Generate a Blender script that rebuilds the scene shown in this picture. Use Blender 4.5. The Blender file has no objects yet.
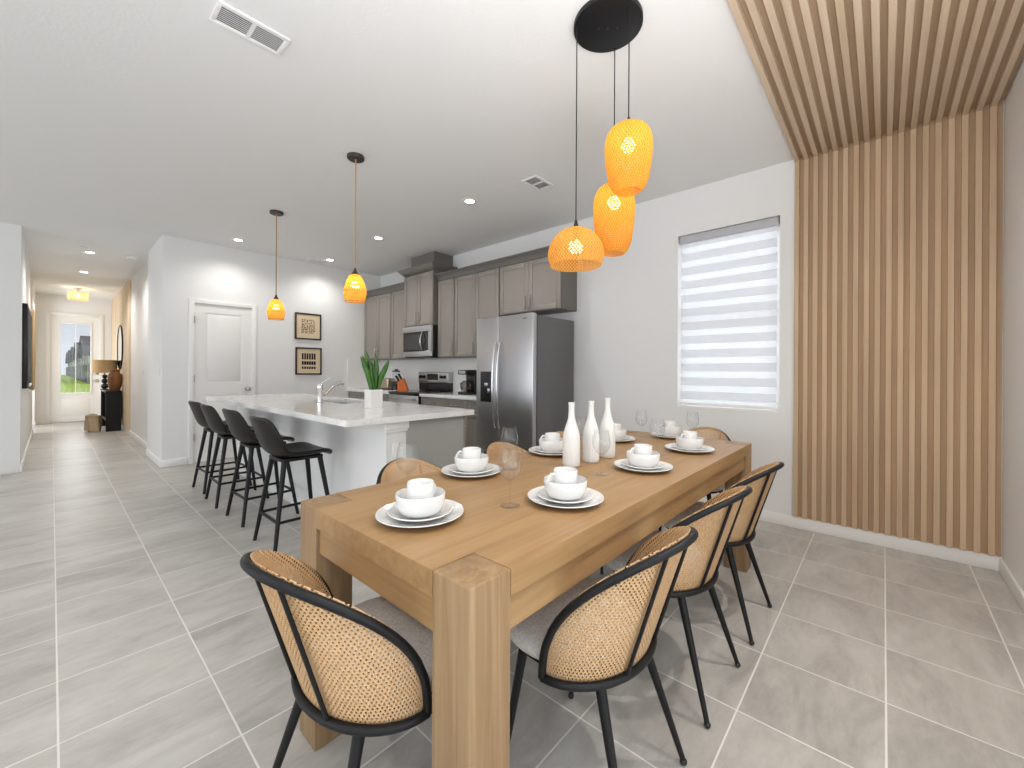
import bpy, bmesh, math, random
from mathutils import Vector, Matrix
random.seed(7)
C = bpy.context.scene.collection
PI = math.pi
sin, cos = math.sin, math.cos

# ------------------------------------------------------------------ materials
def new_mat(name):
    m = bpy.data.materials.new(name); m.use_nodes = True
    nt = m.node_tree
    b = nt.nodes['Principled BSDF']; o = nt.nodes['Material Output']
    return m, nt, b, o

def srgb(r, g, b):
    f = lambda c: (c/255/12.92 if c/255 <= .04045 else ((c/255+.055)/1.055)**2.4)
    return (f(r), f(g), f(b), 1)

def simple(name, col, rough=.5, metal=0., spec=.5, coat=0.):
    m, nt, b, o = new_mat(name)
    b.inputs['Base Color'].default_value = col
    b.inputs['Roughness'].default_value = rough
    b.inputs['Metallic'].default_value = metal
    b.inputs['Specular IOR Level'].default_value = spec
    b.inputs['Coat Weight'].default_value = coat
    return m

def N(nt, typ, **kw):
    n = nt.nodes.new(typ)
    for k, v in kw.items(): setattr(n, k, v)
    return n

def L(nt, a, b): nt.links.new(a, b)

def mth(nt, op, a, b=None, c=None):
    n = N(nt, 'ShaderNodeMath', operation=op)
    for i, v in enumerate((a, b, c)):
        if v is None: continue
        if isinstance(v, (int, float)): n.inputs[i].default_value = v
        else: L(nt, v, n.inputs[i])
    return n.outputs[0]

def ramp(nt, fac, stops):
    n = N(nt, 'ShaderNodeValToRGB')
    e = n.color_ramp.elements
    e[0].position, e[0].color = stops[0]; e[1].position, e[1].color = stops[-1]
    for p, c in stops[1:-1]:
        x = e.new(p); x.color = c
    L(nt, fac, n.inputs[0])
    return n.outputs[0]

def coords(nt, kind='Object', scale=(1, 1, 1)):
    t = N(nt, 'ShaderNodeTexCoord'); mp = N(nt, 'ShaderNodeMapping')
    mp.inputs['Scale'].default_value = scale
    L(nt, t.outputs[kind], mp.inputs['Vector'])
    return mp.outputs[0]

def noise(nt, vec, scale, detail=4, rough=.5, dist=0):
    n = N(nt, 'ShaderNodeTexNoise')
    n.inputs['Scale'].default_value = scale; n.inputs['Detail'].default_value = detail
    n.inputs['Roughness'].default_value = rough; n.inputs['Distortion'].default_value = dist
    L(nt, vec, n.inputs['Vector'])
    return n.outputs['Fac']

def bump(nt, b, h, strength=.2, dist=.01):
    n = N(nt, 'ShaderNodeBump'); n.inputs['Strength'].default_value = strength; n.inputs['Distance'].default_value = dist
    L(nt, h, n.inputs['Height']); L(nt, n.outputs[0], b.inputs['Normal'])

def paint(name, col, rough=.6, bscale=180, bstr=.06):
    m, nt, b, o = new_mat(name)
    b.inputs['Base Color'].default_value = col; b.inputs['Roughness'].default_value = rough
    b.inputs['Specular IOR Level'].default_value = .25
    bump(nt, b, noise(nt, coords(nt), bscale, 3), bstr, .004)
    return m

def wood(name, c1, c2, c3, axis, rough=.5, along=1.5, across=34, bstr=.08):
    m, nt, b, o = new_mat(name)
    sc = [across]*3; sc[axis] = along
    v = coords(nt, 'Object', tuple(sc))
    f1 = noise(nt, v, 1.0, 6, .6, .6)
    sc2 = [5.]*3; sc2[axis] = .7
    f2 = noise(nt, coords(nt, 'Object', tuple(sc2)), 1.0, 2, .5, .3)
    f = mth(nt, 'ADD', mth(nt, 'MULTIPLY', f1, .6), mth(nt, 'MULTIPLY', f2, .4))
    L(nt, ramp(nt, f, [(.34, c1), (.5, c2), (.66, c3)]), b.inputs['Base Color'])
    b.inputs['Roughness'].default_value = rough
    b.inputs['Specular IOR Level'].default_value = .35
    bump(nt, b, f1, bstr, .002)
    return m

WALL = paint('wall_paint', (.80, .80, .795, 1), .6)
CEIL = paint('ceiling_paint', (.80, .80, .795, 1), .8, 60, .25)
TRIM = simple('white_trim_paint', (.84, .835, .82, 1), .4)
WHITE = simple('white_satin', (.82, .82, .81, 1), .35)
CHINA = simple('white_china', (.74, .74, .73, 1), .12, coat=.3)
BISQUE = simple('matte_white_ceramic', (.76, .76, .745, 1), .55)
BLACK = simple('black_metal', (.010, .010, .011, 1), .42, spec=.25)
BLACKP = simple('black_plastic', (.008, .008, .009, 1), .3)
DGLASS = simple('dark_glass', (.010, .010, .012, 1), .08)
GREYG = simple('oven_window', (.05, .05, .052, 1), .12)
CHROME = simple('chrome', (.75, .75, .76, 1), .12, 1)
NICKEL = simple('brushed_nickel', (.50, .49, .47, 1), .3, 1)
CAB = simple('taupe_cabinet', srgb(148, 141, 134), .42)
CABI = simple('grey_island', srgb(166, 166, 163), .45)
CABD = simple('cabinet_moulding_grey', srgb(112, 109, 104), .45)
FRSIDE = simple('fridge_side_grey', srgb(104, 104, 106), .45)
CORD = simple('tan_rope_cord', srgb(178, 140, 92), .8)
BRONZE = simple('dark_bronze', (.03, .022, .016, 1), .4)
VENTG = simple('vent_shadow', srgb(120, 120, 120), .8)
SLAT = wood('slat_brown_vertical', srgb(186, 160, 131), srgb(201, 175, 145), srgb(212, 187, 157), 2, .55, .6, 22)
SLATX = wood('slat_brown_lengthwise', srgb(186, 165, 140), srgb(200, 180, 156), srgb(210, 191, 168), 0, .55, .6, 22)
OAKX = wood('oak_lengthwise', srgb(146, 113, 76), srgb(160, 127, 87), srgb(172, 139, 98), 0, .42)
OAKY = wood('oak_crosswise', srgb(146, 113, 76), srgb(160, 127, 87), srgb(172, 139, 98), 1, .42)
OAKZ = wood('oak_upright', srgb(122, 96, 66), srgb(144, 116, 84), srgb(164, 138, 104), 2, .45)
ORANGEW = wood('orange_wood', srgb(170, 75, 25), srgb(205, 100, 35), srgb(230, 130, 55), 2, .4)
HALLW = wood('pale_wood_vertical', srgb(204, 180, 148), srgb(222, 202, 174), srgb(232, 214, 190), 2, .55, .8, 30)

def steel_mat():
    m, nt, b, o = new_mat('stainless_steel')
    b.inputs['Base Color'].default_value = (.52, .52, .53, 1); b.inputs['Metallic'].default_value = 1
    v = coords(nt, 'Object', (4, 2, 300))
    f = noise(nt, v, 1, 3)
    L(nt, mth(nt, 'ADD', mth(nt, 'MULTIPLY', f, .14), .24), b.inputs['Roughness'])
    return m
STEEL = steel_mat()

def floor_mat():
    m, nt, b, o = new_mat('floor_tile')
    t = N(nt, 'ShaderNodeTexCoord'); s = N(nt, 'ShaderNodeSeparateXYZ'); L(nt, t.outputs['Object'], s.inputs[0])
    PX, PY = .4145, .4045
    gx = mth(nt, 'DIVIDE', mth(nt, 'SUBTRACT', s.outputs[0], .018), PX)
    gy = mth(nt, 'DIVIDE', mth(nt, 'ADD', s.outputs[1], .011), PY)
    def dist(g, p):
        a = mth(nt, 'ABSOLUTE', mth(nt, 'SUBTRACT', mth(nt, 'FRACT', mth(nt, 'ADD', g, .5)), .5))
        return mth(nt, 'MULTIPLY', a, p)
    d = mth(nt, 'MINIMUM', dist(gx, PX), dist(gy, PY))
    gr = N(nt, 'ShaderNodeMapRange'); gr.inputs['From Min'].default_value = .0022; gr.inputs['From Max'].default_value = .0038
    gr.inputs['To Min'].default_value = 1; gr.inputs['To Max'].default_value = 0
    L(nt, d, gr.inputs['Value'])
    cmb = N(nt, 'ShaderNodeCombineXYZ')
    L(nt, mth(nt, 'FLOOR', gx), cmb.inputs[0]); L(nt, mth(nt, 'FLOOR', gy), cmb.inputs[1])
    wn = N(nt, 'ShaderNodeTexWhiteNoise'); L(nt, cmb.outputs[0], wn.inputs['Vector'])
    off = N(nt, 'ShaderNodeVectorMath', operation='MULTIPLY_ADD')
    L(nt, wn.outputs['Color'], off.inputs[0]); off.inputs[1].default_value = (9, 9, 9); L(nt, t.outputs['Object'], off.inputs[2])
    mp = N(nt, 'ShaderNodeMapping'); mp.inputs['Scale'].default_value = (1.6, 4.2, 1); L(nt, off.outputs[0], mp.inputs[0])
    f = noise(nt, mp.outputs[0], 1.3, 7, .62, .7)
    f2 = noise(nt, mp.outputs[0], 9, 5, .7)
    ff = mth(nt, 'ADD', mth(nt, 'MULTIPLY', f, .75), mth(nt, 'MULTIPLY', f2, .25))
    ff = mth(nt, 'ADD', ff, mth(nt, 'MULTIPLY', mth(nt, 'SUBTRACT', wn.outputs['Value'], .5), .10))
    tile = ramp(nt, ff, [(.32, srgb(158, 154, 149)), (.5, srgb(181, 177, 171)), (.68, srgb(197, 194, 189))])
    mx = N(nt, 'ShaderNodeMix', data_type='RGBA')
    L(nt, gr.outputs[0], mx.inputs['Factor']); L(nt, tile, mx.inputs[6]); mx.inputs[7].default_value = srgb(222, 219, 213)
    L(nt, mx.outputs[2], b.inputs['Base Color'])
    L(nt, mth(nt, 'ADD', mth(nt, 'MULTIPLY', gr.outputs[0], .3), mth(nt, 'ADD', .30, mth(nt, 'MULTIPLY', f2, .12))), b.inputs['Roughness'])
    b.inputs['Specular IOR Level'].default_value = .4
    bump(nt, b, mth(nt, 'MULTIPLY', gr.outputs[0], -1), .3, .002)
    return m
FLOOR = floor_mat()

def marble_mat():
    m, nt, b, o = new_mat('white_quartz')
    v = coords(nt)
    w = noise(nt, v, 1.6, 8, .6, 1.8)
    a = mth(nt, 'ABSOLUTE', mth(nt, 'SUBTRACT', w, .5))
    L(nt, ramp(nt, a, [(0, srgb(224, 223, 222)), (.02, srgb(236, 235, 234)), (.10, srgb(239, 239, 238))]), b.inputs['Base Color'])
    b.inputs['Roughness'].default_value = .08
    return m
QUARTZ = marble_mat()
SPLASH = simple('plain_white_quartz', srgb(234, 233, 231), .2)

def cane_mat():
    m, nt, b, o = new_mat('woven_cane')
    t = N(nt, 'ShaderNodeTexCoord'); s = N(nt, 'ShaderNodeSeparateXYZ'); L(nt, t.outputs['UV'], s.inputs[0])
    P, Q = .0136, .0168
    def dd(off):
        fx = mth(nt, 'MULTIPLY', mth(nt, 'SUBTRACT', mth(nt, 'FRACT', mth(nt, 'ADD', mth(nt, 'DIVIDE', s.outputs[0], P), off)), .5), P)
        fy = mth(nt, 'MULTIPLY', mth(nt, 'SUBTRACT', mth(nt, 'FRACT', mth(nt, 'ADD', mth(nt, 'DIVIDE', s.outputs[1], Q), off)), .5), Q)
        return mth(nt, 'ADD', mth(nt, 'POWER', mth(nt, 'ABSOLUTE', fx), 2), mth(nt, 'POWER', mth(nt, 'ABSOLUTE', fy), 2))
    d = mth(nt, 'SQRT', mth(nt, 'MINIMUM', dd(0.), dd(.5)))
    hole = mth(nt, 'LESS_THAN', d, .0031)
    f = noise(nt, coords(nt, 'UV', (220, 40, 1)), 1, 3)
    L(nt, ramp(nt, f, [(.3, srgb(188, 148, 104)), (.7, srgb(218, 182, 138))]), b.inputs['Base Color'])
    b.inputs['Roughness'].default_value = .55
    bump(nt, b, d, .6, .003)
    tr = N(nt, 'ShaderNodeBsdfTransparent'); mx = N(nt, 'ShaderNodeMixShader')
    L(nt, hole, mx.inputs[0]); L(nt, b.outputs[0], mx.inputs[1]); L(nt, tr.outputs[0], mx.inputs[2])
    L(nt, mx.outputs[0], o.inputs['Surface'])
    return m
CANE = cane_mat()

def boucle_mat():
    m, nt, b, o = new_mat('boucle_fabric')
    f = noise(nt, coords(nt), 130, 4, .7)
    L(nt, ramp(nt, f, [(.3, srgb(212, 209, 204)), (.65, srgb(240, 238, 234))]), b.inputs['Base Color'])
    b.inputs['Roughness'].default_value = .95; b.inputs['Specular IOR Level'].default_value = .1
    bump(nt, b, f, .8, .006)
    return m
BOUCLE = boucle_mat()

def leather_mat():
    m, nt, b, o = new_mat('black_leather')
    b.inputs['Base Color'].default_value = (.010, .009, .008, 1); b.inputs['Roughness'].default_value = .38; b.inputs['Specular IOR Level'].default_value = .3
    bump(nt, b, noise(nt, coords(nt), 160, 3), .25, .002)
    return m
LEATHER = leather_mat()

def thin_glass(name, tint=(1, 1, 1, 1), boost=1.0):
    m, nt, b, o = new_mat(name)
    nt.nodes.remove(b)
    tr = N(nt, 'ShaderNodeBsdfTransparent'); tr.inputs[0].default_value = tint
    gl = N(nt, 'ShaderNodeBsdfGlossy'); gl.inputs['Roughness'].default_value = .02
    lw = N(nt, 'ShaderNodeLayerWeight'); lw.inputs['Blend'].default_value = .5
    fres = mth(nt, 'ADD', .04, mth(nt, 'MULTIPLY', mth(nt, 'POWER', lw.outputs['Facing'], 5), .9))
    mx = N(nt, 'ShaderNodeMixShader')
    L(nt, mth(nt, 'MINIMUM', mth(nt, 'MULTIPLY', fres, boost), 1.0), mx.inputs[0])
    L(nt, tr.outputs[0], mx.inputs[1]); L(nt, gl.outputs[0], mx.inputs[2]); L(nt, mx.outputs[0], o.inputs['Surface'])
    return m
WINEG = thin_glass('wine_glass', (.985, .99, .99, 1), .8)
PANE = thin_glass('window_pane', (.97, .98, .98, 1), 1.0)

def weave_mat(name, c1, c2, ku, kv, thr, trans=.55):
    """woven bamboo strips with real gaps, letting the bulb glow through"""
    m, nt, b, o = new_mat(name)
    t = N(nt, 'ShaderNodeTexCoord'); s = N(nt, 'ShaderNodeSeparateXYZ'); L(nt, t.outputs['UV'], s.inputs[0])
    # two families of slanted strips; a gap is left where neither covers (ku strips round the shade, kv per metre)
    u = mth(nt, 'MULTIPLY', s.outputs[0], ku/(2*PI)); v = mth(nt, 'MULTIPLY', s.outputs[1], kv)
    nz = mth(nt, 'MULTIPLY', noise(nt, coords(nt, 'UV', (3, 30, 1)), 1.0, 2), .5)
    d1 = mth(nt, 'ABSOLUTE', mth(nt, 'SUBTRACT', mth(nt, 'FRACT', mth(nt, 'ADD', mth(nt, 'ADD', u, v), nz)), .5))
    d2 = mth(nt, 'ABSOLUTE', mth(nt, 'SUBTRACT', mth(nt, 'FRACT', mth(nt, 'SUBTRACT', mth(nt, 'SUBTRACT', u, v), nz)), .5))
    w = mth(nt, 'SUBTRACT', mth(nt, 'MULTIPLY', d1, 4), 1)
    hole = mth(nt, 'LESS_THAN', mth(nt, 'MAXIMUM', d1, d2), thr)
    f = noise(nt, coords(nt, 'UV', (30, 8, 1)), 1.5, 3)
    k = mth(nt, 'ADD', mth(nt, 'MULTIPLY', f, .5), mth(nt, 'MULTIPLY', mth(nt, 'ADD', d1, d2), .5))
    col = ramp(nt, k, [(.3, c1), (.7, c2)])
    df = N(nt, 'ShaderNodeBsdfDiffuse'); L(nt, col, df.inputs[0])
    tl = N(nt, 'ShaderNodeBsdfTranslucent'); L(nt, col, tl.inputs[0])
    m1 = N(nt, 'ShaderNodeMixShader'); m1.inputs[0].default_value = trans
    L(nt, df.outputs[0], m1.inputs[1]); L(nt, tl.outputs[0], m1.inputs[2])
    tr = N(nt, 'ShaderNodeBsdfTransparent'); m2 = N(nt, 'ShaderNodeMixShader')
    L(nt, hole, m2.inputs[0]); L(nt, m1.outputs[0], m2.inputs[1]); L(nt, tr.outputs[0], m2.inputs[2])
    L(nt, m2.outputs[0], o.inputs['Surface'])
    nt.nodes.remove(b)
    return m
WEAVE = weave_mat('bamboo_weave', srgb(204, 128, 44), srgb(250, 198, 96), 48., 42., .15)
WEAVED = weave_mat('natural_bamboo_weave', srgb(170, 112, 52), srgb(242, 190, 104), 52., 50., .16)
AMBER = weave_mat('amber_rattan', srgb(224, 140, 40), srgb(252, 200, 100), 30., 14., .16)
DRUMW = weave_mat('tan_rattan', srgb(206, 178, 136), srgb(236, 214, 176), 60., 24., .18)

def emit(name, col, s):
    m, nt, b, o = new_mat(name); nt.nodes.remove(b)
    e = N(nt, 'ShaderNodeEmission'); e.inputs[0].default_value = col; e.inputs[1].default_value = s
    L(nt, e.outputs[0], o.inputs['Surface'])
    return m
BULB = emit('lit_bulb', (1, .78, .42, 1), 14)
CANLIT = emit('lit_downlight', (1, .95, .86, 1), 14)

def blind_mat():
    m, nt, b, o = new_mat('zebra_blind_fabric')
    t = N(nt, 'ShaderNodeTexCoord'); s = N(nt, 'ShaderNodeSeparateXYZ'); L(nt, t.outputs['Object'], s.inputs[0])
    z = mth(nt, 'FRACT', mth(nt, 'DIVIDE', mth(nt, 'SUBTRACT', s.outputs[2], .93), .1295))
    st = N(nt, 'ShaderNodeMapRange'); st.inputs['From Min'].default_value = .40; st.inputs['From Max'].default_value = .44
    L(nt, z, st.inputs['Value'])
    df = N(nt, 'ShaderNodeBsdfDiffuse'); df.inputs[0].default_value = (.86, .87, .89, 1)
    tl = N(nt, 'ShaderNodeBsdfTranslucent'); tl.inputs[0].default_value = (.80, .82, .86, 1)
    m1 = N(nt, 'ShaderNodeMixShader'); m1.inputs[0].default_value = .34
    L(nt, df.outputs[0], m1.inputs[1]); L(nt, tl.outputs[0], m1.inputs[2])
    tr = N(nt, 'ShaderNodeBsdfTransparent'); m2 = N(nt, 'ShaderNodeMixShader')
    L(nt, mth(nt, 'MULTIPLY', mth(nt, 'SUBTRACT', 1, st.outputs[0]), .42), m2.inputs[0])
    L(nt, m1.outputs[0], m2.inputs[1]); L(nt, tr.outputs[0], m2.inputs[2]); L(nt, m2.outputs[0], o.inputs['Surface'])
    nt.nodes.remove(b)
    return m
BLIND = blind_mat()

def leaf_mat():
    m, nt, b, o = new_mat('green_leaf')
    f = noise(nt, coords(nt, 'Object', (60, 60, 8)), 1, 3)
    L(nt, ramp(nt, f, [(.3, srgb(32, 74, 16)), (.7, srgb(74, 128, 36))]), b.inputs['Base Color'])
    b.inputs['Roughness'].default_value = .4
    return m
LEAF = leaf_mat()

def grass_mat():
    m, nt, b, o = new_mat('lawn_green')
    f = noise(nt, coords(nt), 3, 6, .7)
    L(nt, ramp(nt, f, [(.3, srgb(170, 205, 60)), (.7, srgb(225, 240, 120))]), b.inputs['Base Color'])
    b.inputs['Roughness'].default_value = .9
    return m
GRASS = grass_mat()
THROW = simple('beige_knit', srgb(186, 168, 142), .95)
MAT = simple('print_paper', srgb(222, 202, 170), .8)
INK = simple('print_ink', srgb(38, 32, 30), .8)
INKB = simple('print_brown_ink', srgb(96, 78, 62), .8)

# ------------------------------------------------------------------ mesh helpers
def box(bm, x0, x1, y0, y1, z0, z1, bev=0, seg=2, M=None):
    bev = min(bev, .42*min(abs(x1-x0), abs(y1-y0), abs(z1-z0)))
    r = bmesh.ops.create_cube(bm, size=1)
    vs = r['verts']
    for v in vs:
        v.co = Vector((x0+(v.co.x+.5)*(x1-x0), y0+(v.co.y+.5)*(y1-y0), z0+(v.co.z+.5)*(z1-z0)))
    for v in vs:
        for f in v.link_faces: f.smooth = False
    if bev > 0:
        es = list({e for v in vs for e in v.link_edges})
        q = bmesh.ops.bevel(bm, geom=es, offset=bev, segments=seg, affect='EDGES', profile=.5)
        vs = q['verts']
    if M is not None:
        for v in vs: v.co = M @ v.co
    return vs

def lathe(bm, prof, seg=32, c=(0, 0, 0), flute=None):
    uvl = bm.loops.layers.uv.verify()
    rings, ln = [], [0]
    for i in range(1, len(prof)):
        ln.append(ln[-1]+math.hypot(prof[i][0]-prof[i-1][0], prof[i][1]-prof[i-1][1]))
    for r, z in prof:
        if r < 1e-6: rings.append([bm.verts.new((c[0], c[1], c[2]+z))])
        else:
            ring = []
            for k in range(seg):
                a = 2*PI*k/seg; rr = r*(flute(k) if flute else 1)
                ring.append(bm.verts.new((c[0]+rr*cos(a), c[1]+rr*sin(a), c[2]+z)))
            rings.append(ring)
    for i in range(len(prof)-1):
        A, B = rings[i], rings[i+1]
        for k in range(seg):
            k2 = (k+1) % seg; u0, u1 = k/seg*2*PI, (k+1)/seg*2*PI
            if len(A) == 1 and len(B) == 1: continue
            if len(A) == 1: vs, uv = [A[0], B[k2], B[k]], [(u0, ln[i]), (u1, ln[i+1]), (u0, ln[i+1])]
            elif len(B) == 1: vs, uv = [A[k], A[k2], B[0]], [(u0, ln[i]), (u1, ln[i]), (u0, ln[i+1])]
            else: vs, uv = [A[k], A[k2], B[k2], B[k]], [(u0, ln[i]), (u1, ln[i]), (u1, ln[i+1]), (u0, ln[i+1])]
            f = bm.faces.new(vs); f.smooth = True
            for lp, q in zip(f.loops, uv): lp[uvl].uv = q
    return rings

def tube(bm, pts, rad, seg=10, caps=True):
    pts = [Vector(p) for p in pts]; n = len(pts)
    rad = [rad]*n if isinstance(rad, (int, float)) else rad
    t = (pts[1]-pts[0]).normalized()
    ref = Vector((0, 0, 1)) if abs(t.z) < .9 else Vector((1, 0, 0))
    nrm = t.cross(ref).normalized()
    rings = []
    for i, p in enumerate(pts):
        if i == 0: d = pts[1]-pts[0]
        elif i == n-1: d = pts[-1]-pts[-2]
        else: d = (pts[i+1]-pts[i]).normalized()+(pts[i]-pts[i-1]).normalized()
        d.normalize()
        nrm = (nrm-d*nrm.dot(d)).normalized(); bi = d.cross(nrm)
        rings.append([bm.verts.new(p+(nrm*cos(2*PI*k/seg)+bi*sin(2*PI*k/seg))*rad[i]) for k in range(seg)])
    for i in range(n-1):
        for k in range(seg):
            bm.faces.new([rings[i][k], rings[i][(k+1) % seg], rings[i+1][(k+1) % seg], rings[i+1][k]]).smooth = True
    if caps:
        bm.faces.new(list(reversed(rings[0]))); bm.faces.new(rings[-1])

def sheet(bm, rows, uvs=None):
    uvl = bm.loops.layers.uv.verify()
    g = [[bm.verts.new(p) for p in r] for r in rows]
    for i in range(len(g)-1):
        for j in range(len(g[0])-1):
            f = bm.faces.new([g[i][j], g[i][j+1], g[i+1][j+1], g[i+1][j]]); f.smooth = True
            if uvs:
                for lp, (a, b) in zip(f.loops, ((i, j), (i, j+1), (i+1, j+1), (i+1, j))): lp[uvl].uv = uvs[a][b]
    return g

def sphere(bm, c, r, seg=16, sc=(1, 1, 1)):
    M = Matrix.Translation(c) @ Matrix.Diagonal((r*sc[0], r*sc[1], r*sc[2], 1))
    r = bmesh.ops.create_uvsphere(bm, u_segments=seg, v_segments=max(8, seg//2), radius=1, matrix=M)
    for v in r['verts']:
        for f in v.link_faces: f.smooth = True

def mk(name, bm, mat, parent=None, smooth=True, angle=52, fix=True):
    if fix: bmesh.ops.recalc_face_normals(bm, faces=bm.faces[:])
    me = bpy.data.meshes.new(name); bm.to_mesh(me); bm.free()
    me.materials.append(mat)
    if smooth:
        me.set_sharp_from_angle(angle=math.radians(angle))
    o = bpy.data.objects.new(name, me); C.objects.link(o)
    if parent is not None: o.parent = parent
    return o

def B(): return bmesh.new()

def mkbox(name, mat, parent, *a, bev=0, M=None):
    bm = B(); box(bm, *a, bev=bev, M=M)
    return mk(name, bm, mat, parent)

def mktube(name, mat, parent, pts, rad, seg=10):
    bm = B(); tube(bm, pts, rad, seg)
    return mk(name, bm, mat, parent)

def mklathe(name, mat, parent, prof, seg=32, c=(0, 0, 0), flute=None, angle=48):
    bm = B(); lathe(bm, prof, seg, c, flute)
    return mk(name, bm, mat, parent, angle=angle)

def tag(o, label, cat, group=None, kind=None):
    o['label'] = label; o['category'] = cat
    if group: o['group'] = group
    elif 'group' in o: del o['group']
    if kind: o['kind'] = kind
    return o

def thing(name, label, cat, loc=(0, 0, 0), rz=0, group=None):
    o = bpy.data.objects.new(name, None); C.objects.link(o)
    o.empty_display_size = .05
    o.location = loc; o.rotation_euler = (0, 0, rz)
    return tag(o, label, cat, group)

def dup(root, label, loc, rz=0, group=None):
    r = root.copy(); C.objects.link(r); r.location = loc; r.rotation_euler = (0, 0, rz)
    r['label'] = label
    if group: r['group'] = group
    for ch in list(root.children):
        c = ch.copy(); C.objects.link(c); c.parent = r
        for g in list(ch.children):
            d = g.copy(); C.objects.link(d); d.parent = c
    return r

def part_label(o, s): o['label'] = s; return o

def struct(name, bm, mat, label, cat, parent=None):
    o = mk(name, bm, mat, parent)
    if parent is None: tag(o, label, cat, kind='structure')
    return o

# ------------------------------------------------------------------ room shell
XW, YE, YK, H = 3.97, -.553, 6.78, 2.945
XH0, XH1, YJ, YL, YF = .93, 1.0, 7.95, 7.66, 14.15
XL, XOPEN = -5.0, 1.5

bm = B(); box(bm, XL-.15, XW+.15, YE-.15, YF+.15, -.12, 0)
struct('floor', bm, FLOOR, 'grey stone-look square floor tiles with pale grout lines', 'floor')
bm = B(); box(bm, XL-.15, XW+.15, YE-.15, YF+.15, H, H+.12)
struct('ceiling', bm, CEIL, 'white flat ceiling with light texture', 'ceiling')

W1 = (.634, 1.459, .905, 2.525)
bm = B()
box(bm, XW, XW+.15, YE-.15, W1[0], 0, H); box(bm, XW, XW+.15, W1[1], YF, 0, H)
box(bm, XW, XW+.15, W1[0], W1[1], 0, W1[2]); box(bm, XW, XW+.15, W1[0], W1[1], W1[3], H)
struct('wall_right', bm, WALL, 'white wall holding the blind-covered window and the kitchen run', 'wall')
bm = B()
box(bm, XOPEN, XW, YE-.15, YE, 0, H); box(bm, XL, -3.2, YE-.15, YE, 0, H); box(bm, -3.2, XOPEN, YE-.15, YE, 2.5, H)
struct('wall_back', bm, WALL, 'white end wall meeting the slatted wall at the corner', 'wall')
PD = (1.243, 1.937, 2.135)
bm = B()
box(bm, XH1, PD[0], YK, YK+.12, 0, H); box(bm, PD[1], XW, YK, YK+.12, 0, H); box(bm, PD[0], PD[1], YK, YK+.12, PD[2], H)
struct('wall_pantry', bm, WALL, 'white wall with the pantry door and two framed prints', 'wall')
bm = B()
box(bm, XH0, XH1, YK, YJ, 0, H); box(bm, XH1, XH1+.12, YK+.12, YF, 0, H)
struct('wall_hall_right', bm, WALL, 'white hallway wall beside the pantry door corner', 'wall')
bm = B()
box(bm, XL, -.25, YL, YL+.12, 0, H); box(bm, -.37, -.25, YL+.12, 12.2, 0, H); box(bm, -.37, -.25, 13.85, YF, 0, H)
box(bm, -.37, -.25, 12.2, 13.85, 2.6, H); box(bm, -1.9, -.37, 13.85, 13.97, 0, H); box(bm, -1.9, -.37, 12.08, 12.2, 0, H); box(bm, -2.02, -1.9, 12.08, 13.97, 0, .9); box(bm, -2.02, -1.9, 12.08, 13.97, 2.3, H)
struct('wall_hall_left', bm, WALL, 'white hallway wall carrying the black wall panel', 'wall')
FD = (-.035, .78, 2.50)
bm = B()
box(bm, -.37, FD[0], YF, YF+.15, 0, H); box(bm, FD[1], XH1+.12, YF, YF+.15, 0, H); box(bm, FD[0], FD[1], YF, YF+.15, FD[2], H)
struct('wall_front', bm, WALL, 'white wall around the front door at the hall end', 'wall')
bm = B()
box(bm, XL-.15, XL, YE-.15, .2, 0, H); box(bm, XL-.15, XL, 7.0, YL+.12, 0, H)
box(bm, XL-.15, XL, .2, 7.0, 0, .3); box(bm, XL-.15, XL, .2, 7.0, 2.65, H)
struct('wall_left', bm, WALL, 'white living room wall with a wide window opening', 'wall')

def base(name, label, *boxes):
    bm = B()
    for b in boxes: box(bm, *b, 0, .092, bev=.004)
    struct(name, bm, TRIM, label, 'baseboard')
t = .016
base('baseboard_right', 'white baseboard under the slatted panel and window', (XW-t, XW, YE, 2.55))
base('baseboard_back', 'white baseboard along the end wall', (XOPEN, XW-t, YE, YE+t))
base('baseboard_pantry', 'white baseboard beside the pantry door', (XH0-t, 1.19, YK-t, YK))
base('baseboard_hall_right', 'white baseboard along the right hallway wall',
     (XH0-t, XH0, YK, YJ), (XH1-t, XH1, YJ, YF))
base('baseboard_hall_left', 'white baseboard along the left hallway wall', (XL, -.25, YL-t, YL), (-.25, -.25+t, YL-t, 12.2), (-.25, -.25+t, 13.85, YF))
base('baseboard_front', 'white baseboard left of the front door', (-.25+t, -.09, YF-t, YF))

# window with blind
bm = B()
x0, x1 = XW+.09, XW+.13
box(bm, x0, x1, W1[0], W1[0]+.045, W1[2], W1[3]); box(bm, x0, x1, W1[1]-.045, W1[1], W1[2], W1[3])
box(bm, x0, x1, W1[0]+.045, W1[1]-.045, W1[2], W1[2]+.045); box(bm, x0, x1, W1[0]+.045, W1[1]-.045, W1[3]-.045, W1[3])
box(bm, x0, x1, W1[0]+.045, W1[1]-.045, 1.69, 1.735)
w1 = struct('window_1', bm, TRIM, 'tall white window frame behind the striped blind', 'window')
mkbox('window_pane', PANE, w1, XW+.108, XW+.112, W1[0]+.045, W1[1]-.045, W1[2]+.045, W1[3]-.045)
sl = mkbox('window_sill', TRIM, w1, XW-.004, XW+.09, W1[0]+.001, W1[1]-.001, W1[2]+.0005, W1[2]+.018)

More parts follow.
